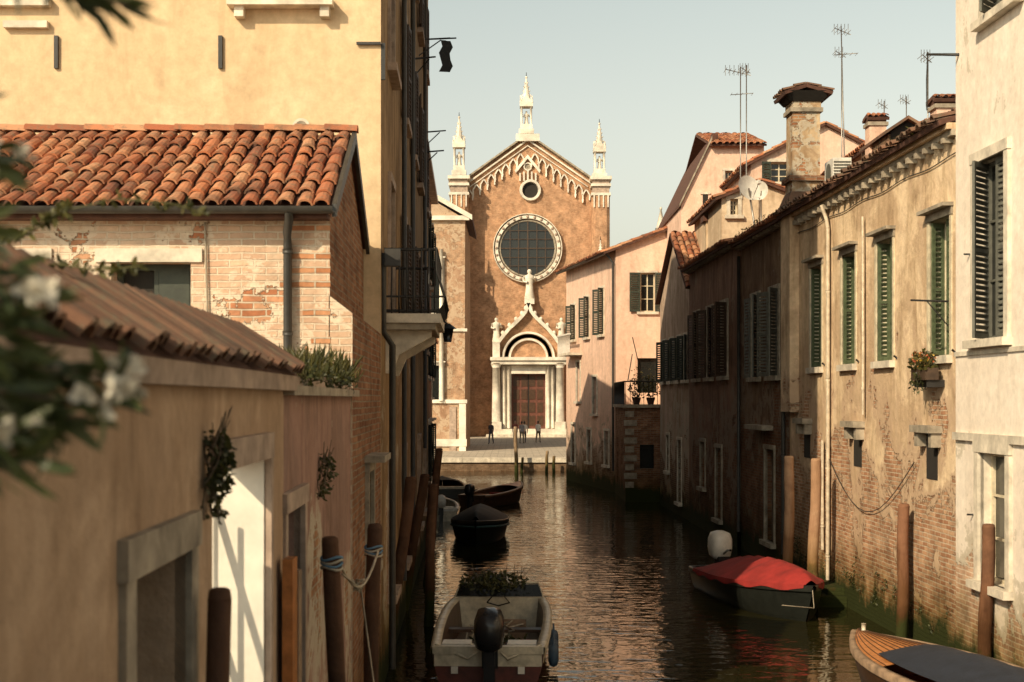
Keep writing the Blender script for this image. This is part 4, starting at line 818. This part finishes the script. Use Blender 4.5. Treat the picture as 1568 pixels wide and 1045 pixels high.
for c,r in ((A,.082),(B,.085)):
    for k in range(4): mb.tube([c+Vector((r*math.cos(a),r*math.sin(a),.025*k-.05+.015*math.sin(a*2+k))) for a in [2*pi*q/12 for q in range(13)]],.011,M['brope'] if k%2 else M['rope'],5)
for k in range(4): mb.tube([A.lerp(B,.55)+Vector((U(-.06,.06),U(-.06,.06),-.28+U(-.06,.06))) for q in range(5)],.012,M['rope'],5)
mb.obj('mooring_rope')
mb=MB(); mb.box(PX(434,9.6),PX(434,9.6)+.07,9.55,9.75,-.5,PZ(856,9.6),M['varn']); mb.box(PX(434,9.6)+.01,PX(434,9.6)+.08,9.75,9.9,-.5,PZ(880,9.6),M['woodl']); mb.obj('wooden_board')
mb=MB(); q=WR(7.8,29.8); mb.box(q[0]-.6,q[0],29.4,31.0,-.1,.22,M['bdark']); mb.box(q[0]-.35,q[0],29.6,30.9,.22,.38,M['bdark']); mb.obj('water_steps')
# ================= boats
def hb(s,B,st=.84): return B/2*((st+(1-st)*math.sin(min(s/.42,1)*pi/2)) if s<.42 else max(.015,(1-((s-.42)/.58)**2.4)))
class Boat:
    def __init__(s,L,B,hs,hbw,x,y,rot,out,inn,rim,st=.84,rimw=.1,floor=.14,band=None):
        s.mb=MB(); s.L=L;s.B=B;s.hs=hs;s.hb=hbw;s.st=st; s.mb.T=Matrix.Translation((x,y,0))@Matrix.Rotation(rot,4,'Z'); n=20; mb=s.mb; s.rimw=rimw
        ro=[];ri=[]
        for k in range(n+1):
            t=k/n; b_=hb(t,B,st); z=s.sh(t); yb=L*t; rk=.55*t**4
            prof=[(1,z,0),(.97,z*.6,.3),(.90,z*.15,.65),(.72,-.12,.9),(0,-.25,1)]
            row=[Vector((-b_*f,yb-rk*q,zz)) for f,zz,q in prof]+[Vector((b_*f,yb-rk*q,zz)) for f,zz,q in prof[-2::-1]]
            ro.append(row); bi=max(b_-rimw,.004); yi=min(yb,L-rimw*1.5)
            ri.append([Vector((-bi,yi,z+.0)),Vector((-bi*.93,yi-rk*.5,floor)),Vector((bi*.93,yi-rk*.5,floor)),Vector((bi,yi,z))])
        mb.grid(ro,out); mb.grid(ri,inn,False)
        if band:
            for i0,i1,sx in ((0,1,-1),(8,7,1)): mb.grid([[r_[i0]+Vector((sx*.008,0,0)),r_[i1]+Vector((sx*.012,0,0))] for r_ in ro],band)
            b0=hb(0,B,st); mb.box(-b0*.97,b0*.97,-.012,0,s.sh(0)*.55,s.sh(0)-.06,band)
        for sg in (0,1):
            rows=[]
            for k in range(n+1):
                a_=ro[k][-1 if sg else 0]; c=ri[k][3 if sg else 0]; o_=Vector((.03 if sg else -.03,0,0))
                rows.append([a_+o_+Vector((0,0,-.07)),a_+o_+Vector((0,0,.025)),a_+Vector((0,0,.045)),c+Vector((0,0,.045)),c+Vector((0,0,-.04))])
            mb.grid(rows,rim,True)
        mb.face(ro[0],out); mb.prism([ri[0][0]+Vector((0,.06,.045)),ri[0][3]+Vector((0,.06,.045)),ri[0][2]+Vector((0,.06,0)),ri[0][1]+Vector((0,.06,0))],(0,.02,0),inn)
        b0=hb(0,B,st); mb.box(-b0,b0,-.03,.12,s.sh(0)-.06,s.sh(0)+.05,rim)
    def sh(s,t): return s.hs+(s.hb-s.hs)*t**1.7
    def deck(s,t0,t1,mat,dome=.06,off=.045,n=10,inset=0,ridge=0,m=8,wr=0):
        rows=[]
        for k in range(n+1):
            t=t0+(t1-t0)*k/n; b_=max(hb(t,s.B,s.st)-inset,.01); z=s.sh(t)+off
            e=math.sin(pi*min(1,max(0,(t-t0)/(t1-t0))))**.5 if ridge else 1
            e*=1-wr*abs(math.sin(k*pi/3))
            rows.append([Vector((b_*(2*j/m-1),s.L*t,z+(dome+ridge*e)*(1-abs(2*j/m-1)**(1.3 if ridge else 2)))) for j in range(m+1)])
        s.mb.grid(rows,mat); return rows
def outboard(mb,x,y,z,cm,sc_=1,tilt=0):
    T0=mb.T; mb.T=(T0 or Matrix())@Matrix.Translation((x,y,z))@Matrix.Rotation(tilt,4,'X')@Matrix.Scale(sc_,4)
    rows=[]
    for zz,w,l,o in ((.0,.10,.13,0),(.06,.17,.22,0),(.2,.19,.27,.0),(.36,.185,.27,.01),(.46,.15,.22,.02),(.50,.06,.1,.03),(.505,.001,.001,.03)):
        rows.append([Vector((w*math.copysign(abs(math.cos(a))**.6,math.cos(a)),o-.1+l*math.copysign(abs(math.sin(a))**.6,math.sin(a)),zz)) for a in [2*pi*k/16 for k in range(16)]])
    mb.grid(rows,cm,True,cu=True)
    mb.box(-.07,.07,-.2,.04,-.75,.02,M['cowl']); mb.hexa([(-.03,-.22,-1.05),(.03,-.22,-1.05),(.03,.02,-1.05),(-.03,.02,-1.05)],[(-.04,-.24,-.75),(.04,-.24,-.75),(.04,.04,-.75),(-.04,.04,-.75)],M['cowl'])
    mb.box(-.14,.14,-.34,.04,-.74,-.71,M['cowl']); mb.box(-.1,.1,.04,.16,-.3,.06,M['cowl']); mb.tube([(0,.1,.1),(.02,.4,.2),(.03,.6,.22)],.02,M['cowl'],6); mb.cyl((0,-.0,-.95),(0,-.4,-.95),.06,.02,M['cowl'],8)
    for k in range(3):
        a=2*pi*k/3; mb.hexa([(0,-.3,-.95),(.0,-.34,-.95),(.03*math.cos(a+1.2),-.34,-.95+.03*math.sin(a+1.2)),(.03*math.cos(a+1.2),-.3,-.95+.03*math.sin(a+1.2))],[(.14*math.cos(a),-.3,-.95+.14*math.sin(a)),(.14*math.cos(a),-.33,-.95+.14*math.sin(a)),(.15*math.cos(a+.5),-.36,-.95+.15*math.sin(a+.5)),(.15*math.cos(a+.5),-.33,-.95+.15*math.sin(a+.5))],M['cowl'])
    mb.T=T0
B1=Boat(6.4,1.85,.55,.86,-.36,21.3,-.03,M['hullr'],M['varnd'],M['gel'],st=.9,rimw=.12,band=M['gel']); mb=B1.mb
B1.deck(.72,.985,M['gel'],dome=.07,inset=.08)
for k in range(9): mb.box(-.7+k*.16,-.7+k*.16+.14,.5,4.1,.145,.165,M['varnd'])
mb.box(-.74,-.26,.3,.75,.16,.52,M['gel']); mb.box(.26,.74,.3,.75,.16,.52,M['gel']); mb.box(-.72,-.28,.33,.72,.52,.58,M['whitep']); mb.box(.28,.72,.33,.72,.52,.58,M['whitep'])
mb.box(-.78,.78,2.5,2.75,.40,.45,M['varnd']); mb.box(-.80,.80,4.15,4.25,.2,.76,M['gel']); mb.box(-.1,.5,3.3,3.8,.16,.42,M['woodl']); mb.box(-.6,-.2,1.4,2.2,.16,.3,M['varnd']); mb.box(.35,.6,1.9,2.2,.16,.34,M['redtarp'])
mb.hexa([(-.8,4.25,.72),(.8,4.25,.72),(.75,4.3,.72),(-.75,4.3,.72)],[(-.7,4.42,.96),(.7,4.42,.96),(.65,4.44,.96),(-.65,4.44,.96)],M['glass'])
mb.tube([(-.8,4.25,.74),(-.7,4.43,.98),(.7,4.43,.98),(.8,4.25,.74)],.018,M['gel'],5)
mb.tube([(-.2,3.9,.7),(-.1,3.85,.82),(.1,3.85,.82),(.2,3.9,.7),(0,3.92,.64),(-.2,3.9,.7)],.014,M['cowl'],5)
outboard(mb,0.03,-.12,.62,M['cowl'],1.2,.15)
leaves(mb,(-.1,4.3,1.02),(.62,.75,.14),620,.10,M['leaf3'],.4); leaves(mb,(.1,1.8,.35),(.45,.5,.12),160,.1,M['leaf3'],.4)
for k in range(14): q=(U(-.6,.5),U(3.8,4.8),1.05); mb.tube([q,(q[0]+U(-.15,.15),q[1],q[2]+U(.1,.28))],.006,M['bark'],4)
for k in range(6): mb.tube([(U(-.5,.5),U(1.5,4),U(.2,.5)) for q in range(4)],.015,M['rope'],5)
mb.box(-.5,.1,4.5,5.1,.93,1.04,M['bluetarp'])
for yy in (.5,1.0,1.9): mb.lathe((.98,yy,.2),[(.001,0),(.06,.03),(.08,.1),(.08,.26),(.06,.33),(.02,.35),(.012,.45)],M['fender'],10)
for sx in (-1,1): mb.box(sx*.5-.05,sx*.5+.05,-.06,-.015,.2,.3,M['whitep'])
mb.tube([(-.8,.06,.62),(-.5,.0,.5),(-.3,-.05,.42),(-.1,.0,.55)],.02,M['gel'],5); mb.tube([(.8,.06,.62),(.5,.0,.5),(.3,-.05,.42),(.15,.0,.55)],.02,M['gel'],5)
mb.obj('motor_boat')
B2=Boat(5.6,1.75,.5,.72,-.95,47.0,pi-.02,M['hulld'],M['darktarp'],M['hulld'],st=.8); B2.deck(.0,.97,M['darktarp'],dome=.12,ridge=.32,n=16,m=12,wr=.15)
for sx in (-1,1): B2.mb.tube([(sx*(hb(t,1.75,.8)+.02),5.6*t,B2.sh(t)-.14) for t in [k/14 for k in range(15)]],.035,M['hullt'],5)
B2.mb.obj('covered_boat')
B3=Boat(4.6,1.5,.45,.75,-1.6,56.5,-.45,M['varnd'],M['varnd'],M['varnd'],st=.8); B3.mb.box(-.6,.6,1.4,1.7,.38,.43,M['varn']); B3.deck(.7,.98,M['varn'],inset=.08); B3.mb.box(-.5,.5,2.5,2.8,.38,.44,M['redtarp']); outboard(B3.mb,0,-.1,.5,M['cowl'],.9,0); B3.mb.obj('wooden_boat')
B4=Boat(4.2,1.4,.42,.6,-2.5,50.,.1,M['gel'],M['gel'],M['whitep'],st=.8); B4.deck(.7,.98,M['gel'],inset=.05); B4.mb.box(-.6,.6,1.5,1.8,.35,.4,M['whitep']); outboard(B4.mb,0,-.1,.5,M['whitep'],.9,0); B4.mb.obj('dinghy')
B6=Boat(4.6,1.5,.45,.65,-2.6,62.,.15,M['hulld'],M['varnd'],M['gel'],st=.8); B6.deck(.6,.98,M['darktarp'],inset=.05); B6.mb.box(-.6,.6,1.5,1.8,.35,.4,M['gel']); B6.mb.obj('rowing_boat')
dirv=Vector((5.75-4.85,27.2-32.7)); rot=math.atan2(-dirv.x,dirv.y)
B5=Boat(5.6,1.9,.46,.70,4.85,32.6,rot,M['hulld'],M['darktarp'],M['hulld'],st=.85); B5.deck(.1,.97,M['redtarp'],dome=.08,ridge=.34,n=24,m=14,off=.06,wr=.16)
for sx in (-1,1): B5.mb.grid([[Vector((sx*(hb(t,1.9,.85)+.03),5.6*t,B5.sh(t)+.065)),Vector((sx*(hb(t,1.9,.85)+.045),5.6*t,B5.sh(t)-.03-.03*math.sin(t*37)))] for t in [.1+k/30*.87 for k in range(31)]],M['redtarp'])
outboard(B5.mb,0,-.15,.62,M['whitep'],1.3,0); B5.mb.tube([(0,5.5,.7),(.2,6.1,.4),(.9,6.3,.5)],.010,M['rope'],4); B5.mb.obj('red_covered_boat')
d=Vector((-.75,2.6)); rot=math.atan2(-d.x,d.y)
B7=Boat(5.6,2.05,.45,.66,7.0,16.9,rot+.02,M['varnd'],M['varn'],M['woodl'],st=.85,rimw=.07)
B7.deck(.60,.975,M['varn'],dome=.06,inset=.07,off=.03,n=14)
for j in range(-6,7):
    pts=[]
    for k in range(13):
        t=.60+.37*k/12; b_=hb(t,2.05,.85)-.08; f=j/6.5; pts.append(Vector((b_*f,5.6*t,B7.sh(t)+.035+.06*(1-f*f))))
    B7.mb.tube(pts,.008,M['varnd'],4)
B7.deck(.0,.70,M['bluetarp'],dome=.08,ridge=.2,inset=.25,off=.08,n=14,m=10,wr=.15)
B7.mb.cyl((0,5.3,.72),(0,5.3,.84),.03,.04,M['gel'],8); B7.mb.obj('wooden_motorboat')
# ================= people
def clothmat(name,sh,pa,sk):
    m,nt,b=newmat(name); z=sepz(nt,tc(nt,'Object')); x=mth(nt,'ABSOLUTE',sepz(nt,tc(nt,'Object'),0))
    col=ramp(nt,mth(nt,'MULTIPLY',z,.5),[(0,(.04,.03,.02)),(.05,(.04,.03,.02)),(.055,pa),(.475,pa),(.48,sh),(.745,sh),(.75,sk)])
    for n in nt.nodes:
        if n.type=='VALTORGB': n.color_ramp.interpolation='CONSTANT'
    arm=mth(nt,'MULTIPLY',mth(nt,'GREATER_THAN',x,.185),mth(nt,'LESS_THAN',z,1.18)); arm=mth(nt,'MULTIPLY',arm,mth(nt,'GREATER_THAN',z,.6))
    nt.links.new(mix(nt,arm,col,sk),b.inputs[0]); b.inputs['Roughness'].default_value=.8; return m
skin=(.42,.24,.16); hairm=plain('dark_hair',(.03,.02,.015),.6,bmp=0); skm=plain('skin',skin,.6,var=.1,bmp=0)
def person(x,y,z,rot,sh,pa,st=.2,nm='pedestrian'):
    e=bpy.data.objects.new(nm,None); sc.collection.objects.link(e); e.location=(x,y,z); e.rotation_euler=(0,0,rot)
    V=[(0,0,.95),(0,.0,1.12),(0,-.01,1.32),(0,0,1.45),(0,.01,1.54),(0,.02,1.62)]; R=[(.15,.11),(.13,.1),(.165,.115),(.10,.08),(.05,.05),(.05,.05)]; E=[(0,1),(1,2),(2,3),(3,4),(4,5)]
    def add(p,r,par): V.append(p);R.append((r,r)); E.append((par,len(V)-1)); return len(V)-1
    for sx in (-1,1):
        s=st*sx
        a=add((sx*.17,0,1.42),.065,3); a=add((sx*.225,-s*.5,1.15),.045,a); a=add((sx*.235,-s*.9+.06,.91),.033,a); h=add((sx*.235,-s*.9+.09,.84),.032,a)
        for k in range(4): f=add((sx*.235,-s*.9+.065+.018*k,.79),.009,h); add((sx*.228,-s*.9+.07+.018*k,.745+.008*abs(k-1)),.008,f)
        f=add((sx*.22,-s*.9+.13,.82),.010,h); add((sx*.215,-s*.9+.14,.785),.009,f)
        a=add((sx*.09,0,.88),.10,0); a=add((sx*.10,s*.6+.03,.50),.068,a); a=add((sx*.10,s*1.1-.03,.09),.045,a); a=add((sx*.11,s*1.1+.13,.04),.038,a)
    me=bpy.data.meshes.new('body'); me.from_pydata(V,E,[]); o=bpy.data.objects.new('body',me); sc.collection.objects.link(o); o.parent=e
    md=o.modifiers.new('s','SKIN'); md.use_smooth_shade=True
    if len(me.skin_vertices):
        for i,r in enumerate(R): me.skin_vertices[0].data[i].radius=r
        me.skin_vertices[0].data[0].use_root=True
    sb=o.modifiers.new('ss','SUBSURF'); sb.levels=1; sb.render_levels=1
    me.materials.append(clothmat(nm+'_clothes',sh,pa,skin))
    mb=MB(); mb.ball((0,.02,1.66),.075,.095,.115,skm,12,9); mb.cyl((0,.11,1.66),(0,.135,1.645),.012,.016,skm,6)
    for sx in(-1,1): mb.ball((sx*.077,.015,1.655),.012,.02,.03,skm,6,4); mb.ball((sx*.03,.103,1.67),.012,.01,.009,hairm,6,4)
    mb.box(-.025,.025,.1,.112,1.605,1.612,M['hullr']); mb.grid([[Vector((.083*math.sin(pi*j/6*.62)*math.cos(a),.0+.1*math.sin(pi*j/6*.62)*math.sin(a),1.675+.112*math.cos(pi*j/6*.62))) for a in [2*pi*k/12 for k in range(12)]] for j in range(7)],hairm,True,cu=True); mb.ball((0,-.04,1.64),.07,.06,.09,hairm,8,6)
    mb.obj('head',e)
person(PX(752,112),112,.78,pi*.9,(.05,.05,.06),(.04,.045,.07),.22); person(PX(803,114),114,.78,.2,(.7,.68,.62),(.05,.05,.07),.12)
person(PX(824,115),115,.78,-.4,(.72,.7,.65),(.12,.09,.06),.18); person(PX(789,118),118,.78,2.9,(.25,.08,.06),(.05,.05,.06),.1); person(PX(799,113.2),113.2,.78,-.3,(.3,.3,.33),(.2,.18,.14),.15)
# ================= bridge + oleander
mb=MB()
mb.box(-4,10,-2.2,1.6,2.35,2.65,M['stoned']); mb.box(-4,10,1.3,1.6,2.65,3.5,M['bwhite']); mb.box(-4,10,1.25,1.65,3.5,3.62,M['stone']); mb.box(-4,10,-2.2,-1.9,2.65,3.5,M['bwhite'])
mb.box(-4,-1.5,-2.2,2.8,-1,2.35,M['bwhite']); mb.box(7.8,10,-2.2,1.6,-1,2.35,M['bwhite']); mb.obj('canal_bridge')
mb=MB(); bx,by=-1.25,2.0
mb.box(-1.75,-.95,1.65,2.5,2.3,2.36,M['stoned']); mb.lathe((bx,by,2.36),[(.18,0),(.27,.5),(.31,.5),(.31,.58),(.25,.58),(.22,.5),(.001,.5)],M['tileb'],16)
tg=[(190,580,2.35,1),(165,615,2.3,1),(60,560,2.3,0),(95,650,2.3,0),(30,665,2.2,1),(60,705,2.2,0),(10,600,2.1,0),(120,570,2.3,0),(45,450,2.2,1),(10,420,2.2,0),(5,500,2.2,0),(0,240,2.4,1),(-30,350,2.2,0),(-60,600,2.2,1),(-80,450,2.1,0),(155,15,2.5,0),(195,12,2.5,0),(140,-40,2.4,0),(-40,150,2.3,0),(-10,650,2.3,0),(35,600,2.3,0),(-120,500,2.,1),(-150,300,2.,0),(20,540,2.2,0),(50,640,2.25,0),(0,700,2.2,0),(130,640,2.3,0),(175,0,2.5,0)]
for px,py,Y,fl in tg:
    T=Vector((PX(px,Y),Y,PZ(py,Y))); S=Vector((bx+U(-.06,.06),by+U(-.06,.06),2.9))
    if py<100: mid=Vector((-1.05,2.2,4.9)); pts=[S,S.lerp(mid,.5),mid,T.lerp(mid,.4)+Vector((0,0,.08)),T]
    else: mid=Vector((min(T.x-.25,-1.05),(T.y+by)/2,max(T.z-.1,3.6)+.05)); pts=[S,S.lerp(mid,.6),mid,T.lerp(mid,.4)+Vector((0,0,.03)),T]
    mb.tube(pts,lambda t:.010-.007*t,M['bark'],5)
    for k in range(26 if py>100 else 20):
        t=random.random(); p=pts[3].lerp(T,t) if k%3 else pts[2].lerp(pts[3],t); ax=(T-pts[3]).normalized()
        leaf(mb,p,(ax+Vector((U(-1,1),U(-1,1),U(-1,.7)))*.9).normalized(),U(.055,.105),M['leaf'],.22)
    if fl:
        for k in range(7):
            c=T+Vector((U(-.035,.035),U(-.03,.03),U(-.03,.035)))
            for q in range(5): leaf(mb,c,Vector((U(-1,1),U(-1,1),U(-.5,1))).normalized(),.024,M['petal'],.9)
mb.obj('oleander_shrub')
mb=MB()
for pts in ([(-40,410),(20,365),(90,325),(180,305),(260,312),(320,330)],[(-40,440),(30,410),(90,405),(150,415),(215,408)],[(-30,380),(40,360),(110,318)]):
    P=[Vector((PX(x,5.2),5.2,PZ(y,5.2))) for x,y in pts]
    P=[Vector((-1.95,5.0,4.75))]+P
    mb.tube(P,.004,M['leaf2'],4)
    for k in range(90):
        i=random.randrange(1,len(P)-1); p=P[i].lerp(P[i+1],random.random()); leaf(mb,p,Vector((U(-1,1),U(-.6,.6),U(-1,1))).normalized(),U(.02,.05),M['leaf2'],.45)
mb.obj('climbing_vine')
# ================= camera, light
cam=bpy.data.cameras.new('camera'); co=bpy.data.objects.new('camera',cam); sc.collection.objects.link(co); sc.camera=co
co.location=(0,0,H); co.rotation_euler=(math.radians(90),0,0); cam.lens=50; cam.sensor_width=36; cam.shift_y=(HZ-522.7)/1568.; cam.clip_end=5000; cam.clip_start=.05
cam.dof.use_dof=True; cam.dof.focus_distance=48; cam.dof.aperture_fstop=3.2
az=math.radians(38); el=math.radians(33)
d=Vector((math.sin(az)*math.cos(el),math.cos(az)*math.cos(el),-math.sin(el)))
sl_=bpy.data.lights.new('sun','SUN'); sl_.energy=5.0; sl_.angle=math.radians(.5); sl_.color=(1,.81,.55)
so=bpy.data.objects.new('sun',sl_); sc.collection.objects.link(so); so.rotation_euler=d.to_track_quat('-Z','Y').to_euler()
w=bpy.data.worlds.new('World'); sc.world=w; w.use_nodes=True; nt=w.node_tree; bg=nt.nodes['Background']
sky=nt.nodes.new('ShaderNodeTexSky'); sky.sky_type='NISHITA'; sky.sun_disc=False; sky.sun_elevation=el; sky.sun_rotation=math.radians(218); sky.dust_density=3; sky.air_density=1; sky.ozone_density=1
hs=nt.nodes.new('ShaderNodeHueSaturation'); hs.inputs['Saturation'].default_value=.30; nt.links.new(sky.outputs[0],hs.inputs['Color'])
zg=sepz(nt,tc(nt,'Generated'))
gr=ramp(nt,zg,[(0,(1.32,1.19,.94)),(.12,(1.24,1.18,.96)),(.3,(1.08,1.13,.98)),(.55,(.55,.53,.46)),(1,(.40,.38,.33))])
nt.links.new(mix(nt,1.0,hs.outputs[0],gr,'MULTIPLY'),bg.inputs[0]); bg.inputs[1].default_value=.15
sc.view_settings.view_transform='Standard'; sc.view_settings.look='None'; sc.view_settings.exposure=0
